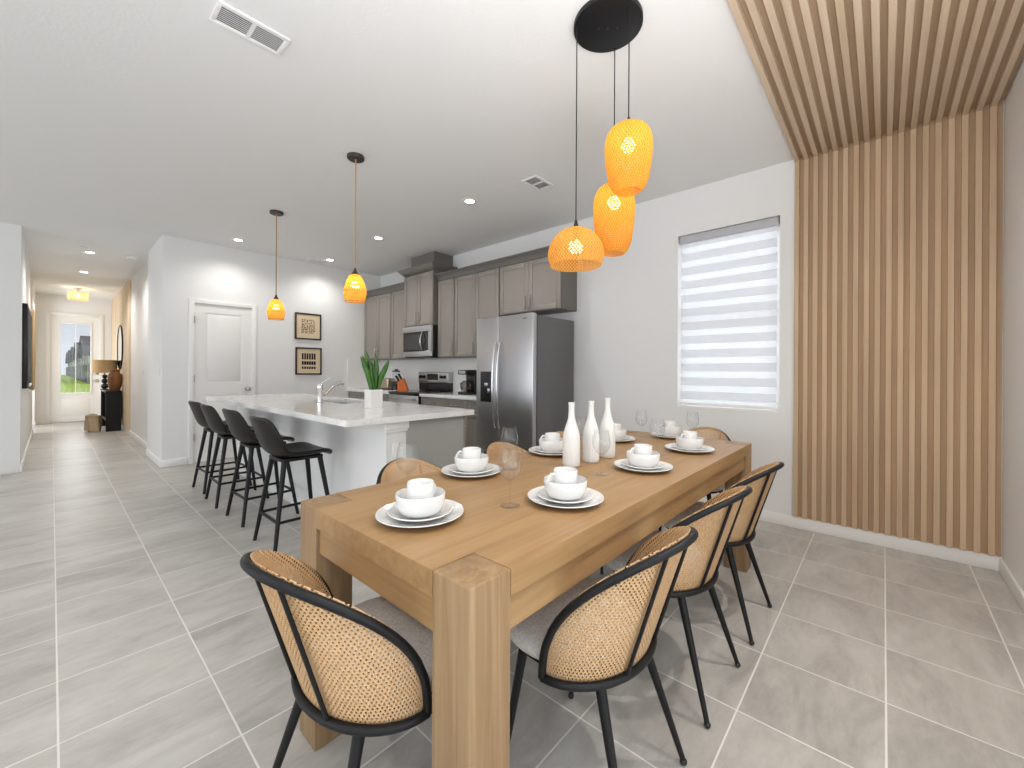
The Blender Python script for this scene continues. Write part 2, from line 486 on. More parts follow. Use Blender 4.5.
bl = thing('zebra_blind', 'white striped roller blind lowered over the window', 'blind', (XW+.03, 0, 0))
bm = B(); box(bm, -.025, .045, W1[0]+.012, W1[1]-.012, W1[3]-.075, W1[3]-.003, bev=.012)
part_label(mk('cassette', bm, simple('blind_cassette_grey', srgb(186, 187, 192), .5), bl), 'grey headbox')
bm = B(); box(bm, .004, .006, W1[0]+.024, W1[1]-.024, .95, W1[3]-.07)
mk('fabric', bm, BLIND, bl)
bm = B(); box(bm, -.004, .014, W1[0]+.02, W1[1]-.02, .928, .955, bev=.005)
mk('bottom_rail', bm, WHITE, bl)

# pantry door
d1 = B()
cw = .058
box(d1, PD[0]-cw+.012, PD[0]+.012, YK-.018, YK+.02, 0, PD[2]+cw-.012, bev=.004)
box(d1, PD[1]-.012, PD[1]+cw-.012, YK-.018, YK+.02, 0, PD[2]+cw-.012, bev=.004)
box(d1, PD[0]+.012, PD[1]-.012, YK-.018, YK+.02, PD[2]-.012, PD[2]+cw-.012, bev=.004)
door1 = struct('door_1', d1, TRIM, 'white two-panel pantry door behind the bar stools', 'door')
def panel_door(bm, x0, x1, z0, z1, y, th, panels):
    # slab face at y, raised moulding round sunken panels
    xs = [x0, *[p for p in (panels[0][0], panels[0][1])], x1]
    box(bm, x0, panels[0][0], y, y+th, z0, z1); box(bm, panels[0][1], x1, y, y+th, z0, z1)
    zz = z0
    for (a, b, c, d) in panels:
        box(bm, a, b, y, y+th, zz, c); zz = d
        box(bm, a, b, y+.008, y+th, c, d)
        m = .024
        bm2 = box(bm, a+m, b-m, y+.0015, y+.009, c+m, d-m, bev=.003)
    box(bm, panels[0][0], panels[0][1], y, y+th, zz, z1)
bm = B()
panel_door(bm, PD[0]+.014, PD[1]-.014, .008, PD[2]-.014, YK+.004, .036, [(1.375, 1.805, .24, .90), (1.375, 1.805, 1.065, 2.01)])
slab = mk('door_slab', bm, TRIM, door1)
bm = B(); tube(bm, [(1.873, YK+.006, .97), (1.873, YK-.03, .97)], .012)
sphere(bm, (1.873, YK-.045, .97), .028)
bm2 = lathe(bm, [(0, 0), (.03, 0), (.03, .006), (0, .006)], 20, (0, 0, 0))
for ring in bm2:
    for v in ring: v.co = Vector((1.873+v.co.x, YK+.004-v.co.z, .97+v.co.y))
part_label(mk('door_knob', bm, NICKEL, slab), 'brushed nickel knob')
for hz in (.3, 1.08, 1.86):
    h = mkbox('hinge', NICKEL, door1, PD[0]+.006, PD[0]+.018, YK-.022, YK+.004, hz, hz+.09)

# front door
bm = B()
box(bm, FD[0]-.06, FD[0]+.01, YF-.018, YF+.02, 0, FD[2]+.06, bev=.004)
box(bm, FD[1]-.01, FD[1]+.06, YF-.018, YF+.02, 0, FD[2]+.06, bev=.004)
box(bm, FD[0]+.01, FD[1]-.01, YF-.018, YF+.02, FD[2]-.01, FD[2]+.06, bev=.004)
door2 = struct('door_2', bm, TRIM, 'white front door with large glass light at the hall end', 'door')
bm = B(); y0, y1 = YF+.02, YF+.065
GX0, GX1, GZ0, GZ1 = .135, .62, .69, 2.31
box(bm, FD[0]+.01, GX0, y0, y1, .012, FD[2]-.01); box(bm, GX1, FD[1]-.01, y0, y1, .012, FD[2]-.01)
box(bm, GX0, GX1, y0, y1, .012, GZ0); box(bm, GX0, GX1, y0, y1, GZ1, FD[2]-.01)
for a, b, c, d in ((GX0-.03, GX0, GZ0-.03, GZ1+.03), (GX1, GX1+.03, GZ0-.03, GZ1+.03), (GX0, GX1, GZ0-.03, GZ0), (GX0, GX1, GZ1, GZ1+.03)):
    box(bm, a, b, y0-.012, y0, c, d, bev=.004)
box(bm, GX0+.02, GX1-.02, y0-.008, y0, .16, .55, bev=.006)
slab2 = mk('door_slab', bm, TRIM, door2)
mkbox('door_pane', PANE, slab2, GX0, GX1, y0+.02, y0+.024, GZ0, GZ1)
mkbox('mullion', TRIM, slab2, .368, .382, y0+.012, y0+.02, GZ0, GZ1)
bm = B(); box(bm, .71, .762, y0-.02, y0, 1.12, 1.24, bev=.006)
part_label(mk('deadbolt_keypad', bm, NICKEL, slab2), 'grey keypad lock')
bm = B(); box(bm, .708, .764, y0-.012, y0, .93, 1.0, bev=.004); tube(bm, [(.736, y0-.012, .965), (.736, y0-.045, .965), (.65, y0-.05, .965)], .010)
part_label(mk('door_handle', bm, NICKEL, slab2), 'grey lever handle')
bm = B(); box(bm, FD[0]+.012, FD[1]-.012, YF-.02, YF+.12, .0005, .014)
mk('threshold', bm, NICKEL, door2)

# glazed sliding door behind the camera (daylight side)
bm = B()
yy0, yy1 = YE-.10, YE-.04
for a, b in ((-3.2, -3.14), (-.88, -.82), (1.44, 1.5)): box(bm, a, b, yy0, yy1, 0, 2.5)
for a, b in ((-3.14, -.88), (-.82, 1.44)): box(bm, a, b, yy0, yy1, 0, .06); box(bm, a, b, yy0, yy1, 2.44, 2.5)
d3 = struct('door_3', bm, TRIM, 'wide white framed sliding glass door in the end wall', 'door')
mkbox('door_pane', PANE, d3, -3.14, -.88, YE-.072, YE-.068, .06, 2.44)
mkbox('door_pane', PANE, d3, -.82, 1.44, YE-.072, YE-.068, .06, 2.44)

# ------------------------------------------------------------------ slatted feature panels
def ribs(n, a, b):
    p = (b-a)/n
    return [(a+i*p, a+i*p+p*.58) for i in range(n)], p
rb, pt = ribs(18, YE+.004, .535)
BACKW = wood('slat_backing_groove_shade', srgb(166, 139, 111), srgb(176, 148, 119), srgb(186, 158, 128), 2, .7, .6, 22)  # both backings browned darker than the slats, painting shade into the grooves
BACKX = wood('slat_backing_groove_shade_lengthwise', srgb(158, 135, 111), srgb(168, 145, 120), srgb(178, 155, 130), 0, .7, .6, 22)
sp = thing('slat_wall_panel', 'brown vertical wood slat panel covering the wall beside the window', 'slat panel')
part_label(mkbox('backing', BACKW, sp, XW-.008, XW-.0005, YE+.004, .535, .095, H-.001), 'brown backing darkened for groove shade')
bm = B()
for a, b in rb:
    a2 = a+pt*.42; b2 = b+pt*.42
    r = box(bm, XW-.027, XW-.0081, a2, b2, .095, H-.001)   # slat with slightly tapered sides
    for v in r:
        if v.co.x < XW-.015: v.co.y += .003 if v.co.y < (a2+b2)/2 else -.003
mk('slats', bm, SLAT, sp)
sp = thing('slat_ceiling_panel', 'brown wood slat panel running across the ceiling to the slatted wall', 'slat panel')
part_label(mkbox('backing', BACKX, sp, .15, XW-.0275, YE+.004, .535, H-.010, H-.0005), 'brown backing darkened for groove shade')
bm = B()
for a, b in rb:
    a2 = a+pt*.42; b2 = b+pt*.42
    r = box(bm, .15, XW-.0275, a2, b2, H-.035, H-.0101)
    for v in r:
        if v.co.z < H-.02: v.co.y += .003 if v.co.y < (a2+b2)/2 else -.003
mk('slats', bm, SLATX, sp)

rb2, p2 = ribs(26, 10.62, YF-.005)
bm = B(); box(bm, XH1-.008, XH1-.0005, 10.62, YF-.005, .10, H-.004)
for a, b in rb2: box(bm, XH1-.026, XH1-.008, a, b+p2*.2, .10, H-.004)
tag(mk('slat_wall_panel', bm, HALLW), 'pale wood slat panel on the hallway wall by the front door', 'slat panel')

# ------------------------------------------------------------------ ceiling fittings
def downlight(x, y, label, first=[None]):
    if first[0] is None:
        t_ = thing('downlight', label, 'ceiling light', (x, y, H), 0, 'recessed ceiling downlights')
        mklathe('trim_ring', WHITE, t_, [(.045, -.001), (.045, -.004), (.075, -.008), (.085, -.004), (.085, -.0005)], 28)
        mklathe('lens', CANLIT, t_, [(0, -.003), (.045, -.003)], 28)
        first[0] = t_
    else: t_ = dup(first[0], label, (x, y, H), 0, 'recessed ceiling downlights')
    return t_
DL = [(2.8, 3.10, 'lit round recessed downlight in front of the fridge, nearest the dining table'),
      (2.8, 4.84, 'lit round recessed downlight above the kitchen aisle in front of the microwave'),
      (1.63, 6.31, 'lit round recessed downlight in front of the pantry door'),
      (2.86, 6.36, 'lit round recessed downlight beside the small far ceiling vent'),
      (.367, 8.63, 'lit round recessed downlight at the hallway entrance'),
      (.371, 10.43, 'lit round recessed downlight mid hallway before the rattan ceiling light')]
for d in DL: downlight(*d)

def vent(x0, x1, y0, y1, label):
    t_ = thing('ceiling_vent', label, 'vent', ((x0+x1)/2, (y0+y1)/2, H), 0, 'ceiling air vents')
    a, b = (x1-x0)/2, (y1-y0)/2
    lx = a >= b
    bm = B(); f = .022
    for q in ((-a, a, -b, -b+f), (-a, a, b-f, b), (-a, -a+f, -b+f, b-f), (a-f, a, -b+f, b-f)):
        box(bm, *q, -.012, -.0005, bev=.003)
    if lx: box(bm, -.008, .008, -b+f, b-f, -.012, -.001)
    else: box(bm, -a+f, a-f, -.008, .008, -.012, -.001)
    mk('frame', bm, WHITE, t_)
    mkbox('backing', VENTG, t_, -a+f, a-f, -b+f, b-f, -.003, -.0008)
    n = 9 if max(a, b) > .12 else 7
    bm = B()
    for i in range(n):
        s = (i+.5)/n*2-1
        R = Matrix.Rotation(math.radians(28), 4, 'X' if lx else 'Y')
        if lx: box(bm, -a+f, a-f, -.0052, .0052, -.0008, .0008, M=Matrix.Translation((0, s*(b-f), -.007)) @ R)
        else: box(bm, -.0052, .0052, -b+f, b-f, -.0008, .0008, M=Matrix.Translation((s*(a-f), 0, -.007)) @ R)
    mk('louvers', bm, WHITE, t_)
    return t_
vent(.505, .82, 2.285, 2.45, 'large white louvered ceiling vent over the open floor near the dining table')
vent(2.80, 3.06, 2.25, 2.42, 'white ceiling vent in front of the fridge cabinets')
vent(2.62, 2.90, 6.50, 6.64, 'small white ceiling vent close to the pantry wall')
def detector(x, y, label):
    t_ = thing('smoke_detector', label, 'smoke detector', (x, y, H))
    mklathe('body', WHITE, t_, [(0, -.035), (.04, -.035), (.055, -.025), (.062, -.0005)], 24)
    mklathe('sensor_ring', VENTG, t_, [(.03, -.0365), (.034, -.0365), (.034, -.0345)], 24)
detector(.286, 8.15, 'white round smoke detector beside the first hallway downlight')
detector(.80, 8.5, 'white round ceiling sensor at the right of the hallway ceiling')

# hallway rattan flush light
fl = thing('flush_ceiling_light', 'tan rattan drum ceiling light in the hallway', 'ceiling light', (.36, 12.57, H))
mklathe('canopy', NICKEL, fl, [(0, -.02), (.07, -.02), (.07, -.0005)], 24)
mktube('stem', NICKEL, fl, [(0, 0, -.02), (0, 0, -.12)], .008)
mklathe('drum_shade', DRUMW, fl, [(.152, -.25), (.156, -.25), (.156, -.085), (.152, -.085)], 40)
bm = B(); sphere(bm, (0, 0, -.165), .04); mk('bulb', bm, BULB, fl)

# ------------------------------------------------------------------ three-shade chandelier
ch = thing('pendant_cluster', 'round black canopy with three woven bamboo shades over the dining table', 'pendant light', (1.815, 1.012, H))
def rel(x, y): return (x-1.815, y-1.012)
mklathe('canopy', BLACK, ch, [(0, -.026), (.158, -.026), (.165, -.022), (.165, -.0005)], 56)
for q in ((-.03, .035), (0, 0), (.03, -.035)):
    bm = B(); sphere(bm, (q[0], q[1], -.027), .006, 8); mk('screw', bm, BLACKP, ch)
def shade_thing(x, y, ztop, zbot, prof, mat, nm):
    ax, ay = rel(x, y)
    mktube('cord', BLACK, ch, [(ax, ay, -.03), (ax, ay, ztop-H+.002)], .003, 6)
    s = mklathe('lamp_shade', mat, ch, [(r, z-H) for r, z in prof], 64, (ax, ay, 0), angle=80)
    mklathe('cord_grip', BLACKP, s, [(0, ztop-H+.035), (.006, ztop-H+.035), (.013, ztop-H), (0, ztop-H)], 12, (ax, ay, 0))
    mktube('socket', BLACKP, s, [(ax, ay, ztop-H), (ax, ay, ztop-H-.06)], .016)
    bm = B(); sphere(bm, (ax, ay, (ztop-H)-.095), .034)
    mk('bulb', bm, BULB, s)
    part_label(s, nm)
def dome(zt, zb, R):
    h = zt-zb; out = []
    for i in range(15):
        a = i/14*PI/2*1.22
        out.append((max(.012, R*sin(min(a, PI/2)) if a < PI/2 else R*(1-.28*(a-PI/2))), zt-h*(1-cos(a))/(1-cos(PI/2*1.22))))
    return out
def egg(zt, zb, R, rb):
    h = zt-zb
    K = [(.012, 0), (.35, .008), (.62, .035), (.80, .085), (.92, .16), (.985, .25), (1., .34), (.985, .46), (.95, .58), (.90, .70), (.84, .82), (.76, .90), (.66, .955), (rb, 1.0)]
    return [(R*a if i else .012, zt-h*b) for i, (a, b) in enumerate(K)]
shade_thing(1.704, 1.118, 1.935, 1.748, dome(1.935, 1.748, .136), WEAVED, 'wide dome shade of natural woven bamboo')
shade_thing(1.947, 1.045, 2.205, 1.845, egg(2.205, 1.845, .106, .52), WEAVE, 'tall orange woven bamboo shade hanging in the middle')
shade_thing(1.769, .877, 2.368, 2.062, egg(2.368, 2.062, .107, .52), WEAVE, 'tall orange woven bamboo shade hanging highest')

# island pendants
def island_pendant(x, y, label):
    t_ = thing('island_pendant', label, 'pendant light', (x, y, H), 0, 'amber pendants over the island')
    mklathe('canopy', BRONZE, t_, [(0, -.025), (.062, -.025), (.066, -.02), (.066, -.0005)], 28)
    mktube('rod', CORD, t_, [(0, 0, -.025), (0, 0, -.905)], .0055, 8)
    mklathe('cap', BRONZE, t_, [(.008, -.895), (.012, -.915), (.028, -.940), (.031, -.948), (0, -.948)], 20)
    s = mklathe('lamp_shade', AMBER, t_, [(.030, -.945), (.048, -.958), (.063, -.99), (.076, -1.03), (.085, -1.065), (.087, -1.085), (.083, -1.12), (.074, -1.16)], 40, angle=80)
    bm = B()
    for z, r in ((-1.085, .088), (-1.16, .075)):
        bm = B(); tube(bm, [(r*cos(a*PI/16), r*sin(a*PI/16), z) for a in range(33)], .0025, 6, False)
        part_label(mk('rattan_band', bm, CORD, s), 'darker rattan band')
    bm = B(); sphere(bm, (0, 0, -1.03), .03, sc=(1, 1, 1.2)); mk('bulb', bm, BULB, s)
    return t_
ip = island_pendant(1.615, 4.88, 'small amber rattan pendant hanging nearer the pantry door')
dup(ip, 'small amber rattan pendant hanging above the island planter', (1.615, 3.14, H), 0, 'amber pendants over the island')

# ------------------------------------------------------------------ kitchen cabinets
def shaker(name, parent, y0, y1, z0, z1, xf, th=.02, rail=.058, mat=CAB, handle=None):
    """door facing -X with a recessed centre panel"""
    bm = B(); g = .002
    y0 += g; y1 -= g; z0 += g; z1 -= g
    r = min(rail, (y1-y0)*.28, (z1-z0)*.3)
    box(bm, xf, xf+th, y0, y0+r, z0, z1, bev=.0015, seg=1); box(bm, xf, xf+th, y1-r, y1, z0, z1, bev=.0015, seg=1)
    box(bm, xf, xf+th, y0+r, y1-r, z0, z0+r, bev=.0015, seg=1); box(bm, xf, xf+th, y0+r, y1-r, z1-r, z1, bev=.0015, seg=1)
    box(bm, xf+.009, xf+th, y0+r, y1-r, z0+r, z1-r)
    d = mk(name, bm, mat, parent)
    if handle:
        hy, hz, vert = handle
        bm = B()
        if vert: tube(bm, [(xf, hy, hz), (xf-.028, hy, hz), (xf-.028, hy, hz+.13), (xf, hy, hz+.13)], .005, 8)
        else: tube(bm, [(xf, hy-.065, hz), (xf-.028, hy-.065, hz), (xf-.028, hy+.065, hz), (xf, hy+.065, hz)], .005, 8)
        part_label(mk('handle', bm, NICKEL, d), 'slim nickel bar handle')
    return d
XU = 3.656
def upper(label, y0, y1, z0, z1, doors, xf=XU, hz=None):
    t_ = thing('upper_cabinet', label, 'kitchen cabinet', (0, 0, 0), 0, 'grey upper cabinets')
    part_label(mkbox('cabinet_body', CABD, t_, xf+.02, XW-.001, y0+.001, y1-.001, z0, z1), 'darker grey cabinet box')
    w = (y1-y0)/doors
    for i in range(doors):
        a = y0+i*w; b = a+w
        if doors == 2: hy = b-.035 if i == 0 else a+.035
        else: hy = a+.035
        shaker('door', t_, a+(.007 if i == 0 else .0), b-(.007 if i == doors-1 else .0), z0+.006, z1-.006, xf, handle=(hy, (hz or z0+.05), True))
    return t_
upper('grey two-door upper cabinet above the fridge', 2.585, 3.505, 1.92, 2.515, 2)
upper('grey two-door upper cabinet between the fridge and the narrow one above the coffee maker', 3.507, 4.353, 1.43, 2.515, 2)
upper('narrow grey one-door upper cabinet right of the microwave', 4.355, 4.715, 1.43, 2.515, 1)
upper('raised grey two-door cabinet above the microwave', 4.717, 5.435, 1.895, 2.665, 2, XU-.08)
upper('narrow grey one-door upper cabinet left of the microwave', 5.437, 5.92, 1.43, 2.515, 1)
upper('grey two-door upper cabinet in the far corner by the framed prints', 5.922, YK-.002, 1.43, 2.515, 2)

def crown_seg(bm, x_in, x_out, y0, y1, z0, z1, endl=False, endr=False):
    # sloping moulding profile extruded along Y
    prof = [(x_in, z0), (x_in-.012, z0), (x_in-.018, z0+.02), (x_out+.012, z1-.018), (x_out, z1-.014), (x_out, z1), (XW-.001, z1), (XW-.001, z0)]
    A = [bm.verts.new((p[0], y0, p[1])) for p in prof]; Bv = [bm.verts.new((p[0], y1, p[1])) for p in prof]
    n = len(prof)
    for i in range(n): bm.faces.new([A[i], A[(i+1) % n], Bv[(i+1) % n], Bv[i]])
    bm.faces.new(list(reversed(A))); bm.faces.new(Bv)
bm = B(); crown_seg(bm, XU+.02, XU-.045, 2.583, 4.715, 2.516, 2.605)
tag(mk('crown_molding', bm, CABD), 'long grey crown moulding over the cabinets right of the microwave', 'moulding', 'cabinet crown mouldings')
bm = B(); crown_seg(bm, XU+.02, XU-.045, 5.437, YK-.002, 2.516, 2.605)
tag(mk('crown_molding', bm, CABD), 'short grey crown moulding over the corner cabinets left of the microwave', 'moulding', 'cabinet crown mouldings')
# tall centre crown with chase to the ceiling
cx = thing('crown_chase', 'dark grey crown and boxed chase above the microwave cabinet reaching the ceiling', 'moulding')
bm = B()
xo, xi, ya, yb = XU-.15, XU-.075, 4.717, 5.435
lo = [(xi, ya), (xi, yb), (XW-.002, yb), (XW-.002, ya)]
hi = [(xo, ya-.075), (xo, yb+.075), (XW-.002, yb+.075), (XW-.002, ya-.075)]
L0 = [bm.verts.new((p[0], p[1], 2.666)) for p in lo]; L1 = [bm.verts.new((p[0], p[1], 2.742)) for p in hi]; L2 = [bm.verts.new((p[0], p[1], 2.756)) for p in hi]
for A, D in ((L0, L1), (L1, L2)):
    for i in range(4): bm.faces.new([A[i], A[(i+1) % 4], D[(i+1) % 4], D[i]])
bm.faces.new(L0[::-1]); bm.faces.new(L2)
mk('crown', bm, CABD, cx)
mkbox('chase_box', CABD, cx, XU-.03, XW-.002, 4.755, 5.32, 2.756, H-.001)

# base cabinets
XB = 3.375
def base_cab(label, y0, y1, cols):
    t_ = thing('base_cabinet', label, 'kitchen cabinet', (0, 0, 0), 0, 'grey base cabinets')
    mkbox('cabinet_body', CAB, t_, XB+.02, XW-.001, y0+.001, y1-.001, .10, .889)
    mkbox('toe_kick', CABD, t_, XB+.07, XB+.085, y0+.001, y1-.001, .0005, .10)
    w = (y1-y0)/cols
    for i in range(cols):
        a = y0+i*w+.003; b = a+w-.006
        shaker('drawer', t_, a, b, .735, .885, XB, rail=.03, handle=((a+b)/2, .81, False))
        shaker('door', t_, a, b, .105, .730, XB, handle=(b-.035 if i == 0 else a+.035, .57, True))
base_cab('grey base cabinet next to the fridge under the counter', 3.46, 4.18, 2)
base_cab('grey base cabinet between the range and the cabinet by the fridge', 4.18, 4.712, 1)
base_cab('grey base cabinet left of the range in the corner', 5.452, YK-.002, 2)
def counter(label, y0, y1, extra=None, ys=None):
    t_ = thing('countertop', label, 'countertop', (0, 0, 0), 0, 'white kitchen counters')
    bm = B(); box(bm, XB-.025, XW-.001, y0, y1, .8905, .93, bev=.003)
    mk('slab', bm, QUARTZ, t_)
    mkbox('backsplash', SPLASH, t_, XW-.018, XW-.001, ys or y0, y1, .9305, 1.428)
    if extra: mkbox('side_splash', SPLASH, t_, XB-.02, XW-.019, YK-.018, YK-.001, .9305, 1.425)
counter('white quartz counter between fridge and range with backsplash', 3.44, 4.712)
counter('white quartz counter left of the range with corner backsplash', 5.452, YK-.001, True, 4.7125)

# refrigerator
fr = thing('refrigerator', 'stainless side-by-side refrigerator with water dispenser and dark grey sides', 'refrigerator')
FX, F0, F1, FZ = 3.205, 2.60, 3.425, 1.815
part_label(mkbox('fridge_body', FRSIDE, fr, FX+.075, XW-.03, F0+.004, F1-.004, .03, FZ-.005, bev=.004), 'dark grey cabinet body')
for k, (a, b) in enumerate(((F0, 3.074), (3.080, F1))):
    bm = B(); box(bm, FX, FX+.062, a, b, .06, FZ+.012, bev=.010, seg=3)
    d = mk('door', bm, STEEL, fr)
    hy = 3.045 if k == 0 else 3.109
    pts = []
    for i in range(21):
        s = i/20; pts.append((FX-.012-.048*sin(PI*s)**.6, hy, .63+s*.92))
    bm = B(); tube(bm, pts, [.011+.004*sin(PI*i/20) for i in range(21)], 10)
    mk('handle', bm, simple('steel_handle', (.62, .62, .63, 1), .22, 1), d)
    if k == 1:
        bm = B(); box(bm, FX-.004, FX+.004, 3.17, 3.352, .90, 1.235, bev=.003)
        dd = mk('water_dispenser', bm, BLACKP, d)
        part_label(dd, 'black water and ice dispenser')
    else:
        part_label(mkbox('badge', simple('badge_grey', (.25, .25, .26, 1), .3, 1), d, FX-.002, FX+.001, 2.68, 2.74, 1.772, 1.785), 'small grey maker badge')
bm = B(); box(bm, FX-.008, FX-.004, 3.235, 3.285, 1.07, 1.11, bev=.001); box(bm, FX-.012, FX-.004, 3.20, 3.235, 1.0, 1.05, bev=.002)
mk('dispenser_levers', bm, CHROME, fr)
mkbox('kick_grille', BLACKP, fr, FX+.06, FX+.08, F0+.01, F1-.01, .002, .058)
bm = B()
for y in (F0+.05, F1-.1): box(bm, FX+.02, FX+.1, y, y+.05, FZ+.012, FZ+.024, bev=.003)
mk('hinge_covers', bm, FRSIDE, fr)

# microwave
mw = thing('microwave', 'stainless over-range microwave with curved handle', 'microwave')
MX, M0, M1, MZ0, MZ1 = XU-.10, 4.72, 5.432, 1.448, 1.892
mkbox('microwave_body', BLACKP, mw, MX+.03, XW-.02, M0+.003, M1-.003, MZ0, MZ1)
bm = B()
box(bm, MX, MX+.029, M0, M1, MZ1-.085, MZ1, bev=.004); box(bm, MX, MX+.029, M0, M1, MZ0, MZ0+.075, bev=.004)
box(bm, MX, MX+.029, M0, M0+.075, MZ0+.075, MZ1-.085); box(bm, MX, MX+.029, M1-.02, M1, MZ0+.075, MZ1-.085)
mk('front_frame', bm, STEEL, mw)
mkbox('control_panel', DGLASS, mw, MX+.004, MX+.029, M0+.076, M0+.21, MZ0+.076, MZ1-.086)
dw = mkbox('door', BLACKP, mw, MX+.004, MX+.029, M0+.212, M1-.021, MZ0+.076, MZ1-.086)
mkbox('door_window', GREYG, dw, MX+.002, MX+.005, M0+.25, M1-.045, MZ0+.105, MZ1-.12)
pts = [(MX-.004-.04*sin(PI*i/14), M0+.205, MZ0+.095+(i/14)*(.255)) for i in range(15)]
mktube('handle', CHROME, dw, pts, .010)
mkbox('vent_grille', BLACKP, mw, MX+.02, MX+.2, M0+.05, M1-.05, MZ0-.018, MZ0-.0005)

# range
rg = thing('range', 'stainless electric range with black cooktop under the microwave', 'stove')
RX, R0, R1 = 3.33, 4.716, 5.448
mkbox('range_body', BLACKP, rg, RX+.03, XW-.02, R0, R1, .02, .905)
bm = B(); box(bm, RX-.005, XW-.10, R0, R1, .9055, .938, bev=.006); ck = mk('cooktop', bm, DGLASS, rg)
bm = B()
for bx, by in ((3.5, 4.9), (3.5, 5.26), (3.73, 4.9), (3.73, 5.26)):
    lathe(bm, [(.075, .9385), (.08, .9388), (.085, .9385)], 28, (bx, by, 0))
mk('burner_rings', bm, simple('burner_grey', (.12, .12, .12, 1), .4), ck)
bm = B(); box(bm, RX, RX+.028, R0+.004, R1-.004, .20, .895, bev=.005); od = mk('oven_door', bm, STEEL, rg)
mkbox('oven_window', DGLASS, od, RX-.002, RX+.001, R0+.10, R1-.10, .36, .68)
mktube('handle', CHROME, od, [(RX, R0+.05, .845), (RX-.05, R0+.05, .845), (RX-.05, R1-.05, .845), (RX, R1-.05, .845)], .012)
mkbox('drawer', STEEL, rg, RX, RX+.028, R0+.004, R1-.004, .04, .19, bev=.005)
bgz = 1.222
bm = B(); box(bm, XW-.098, XW-.02, R0, R1, .939, 1.06, bev=.004); bg = mk('backguard', bm, BLACKP, rg)
bm = B(); box(bm, XW-.115, XW-.02, R0-.001, R1+.001, 1.061, bgz, bev=.008); cp = mk('control_panel', bm, STEEL, rg)
mkbox('clock_display', DGLASS, cp, XW-.117, XW-.114, 4.95, 5.21, 1.105, 1.195)
for y in (4.79, 4.86, 5.29, 5.37):
    bm = B(); tube(bm, [(XW-.114, y, 1.15), (XW-.145, y, 1.15)], [.027, .022], 16)
    mk('knob', bm, BLACKP, cp)

# countertop items
CZ = .9305
cm = thing('coffee_maker', 'black coffee maker on the counter beside the range', 'coffee maker', (3.68, 4.08, CZ))
bm = B(); box(bm, -.11, .11, -.095, .095, .0, .04, bev=.012); mk('base', bm, BLACKP, cm)
bm = B(); box(bm, .03, .11, -.09, .09, .04, .31, bev=.012); mk('water_tank', bm, BLACKP, cm)
bm = B(); box(bm, -.11, .11, -.095, .095, .262, .325, bev=.015); hd = mk('brew_head', bm, BLACKP, cm)
bm = B(); box(bm, -.113, -.109, -.06, .06, .275, .312); part_label(mk('control_strip', bm, STEEL, hd), 'silver control strip')
cf = mklathe('carafe', thin_glass('carafe_glass', (.55, .5, .47, 1), 1.5), cm, [(0, .045), (.06, .045), (.072, .08), (.07, .13), (.05, .17), (.048, .185)], 28, (-.04, 0, 0))
mktube('handle', BLACKP, cf, [(-.10, 0, .16), (-.135, 0, .15), (-.13, 0, .09), (-.105, 0, .08)], .008)

kb = thing('knife_block', 'orange wooden knife block with black-handled knives on the counter', 'knife block', (3.66, 5.60, CZ), math.radians(-48))
bm = B()
pf = [(-.06, 0), (.10, 0), (.03, .20), (-.06, .13)]
A = [bm.verts.new((p[0], -.05, p[1])) for p in pf]; D = [bm.verts.new((p[0], .05, p[1])) for p in pf]
for i in range(4): bm.faces.new([A[i], A[(i+1) % 4], D[(i+1) % 4], D[i]])
bm.faces.new(A[::-1]); bm.faces.new(D)
bmesh.ops.bevel(bm, geom=bm.edges[:], offset=.005, segments=2, affect='EDGES')
mk('block', bm, ORANGEW, kb)
for i in range(3):
    for j in range(2):
        y = -.03+i*.03; bx = -.045+j*.04; bz = .13+j*.03
        mktube('knife_handle', BLACKP, kb, [(bx+.01, y, bz-.005), (bx-.05, y, bz+.10)], [.009, .012], 8)

to = thing('toaster', 'silver toaster on the counter left of the blender', 'toaster', (3.72, 6.12, CZ), 0)
bm = B(); box(bm, -.08, .08, -.13, .13, .012, .185, bev=.03, seg=4); mk('toaster_body', bm, simple('toaster_tan_steel', srgb(190, 172, 150), .28, .8), to)
mkbox('base', BLACKP, to, -.075, .075, -.125, .125, .0, .013)
for x in (-.03, .03): mkbox('slot', BLACKP, to, x-.013, x+.013, -.09, .09, .1835, .1862)
mkbox('lever', BLACKP, to, -.012, .012, -.15, -.128, .12, .135)

bd = thing('blender', 'black blender with clear jar on the counter beside the knife block', 'blender', (3.72, 5.86, CZ))
mklathe('motor_base', BLACKP, bd, [(0, 0), (.075, 0), (.078, .02), (.062, .13), (.05, .14), (0, .14)], 24)
j = mklathe('jar', thin_glass('jar_glass', (.93, .94, .94, 1), 1.4), bd, [(.045, .141), (.05, .15), (.062, .29)], 24)
mklathe('lid', BLACKP, j, [(0, .292), (.064, .292), (.064, .31), (.03, .315), (.028, .335), (0, .337)], 24)

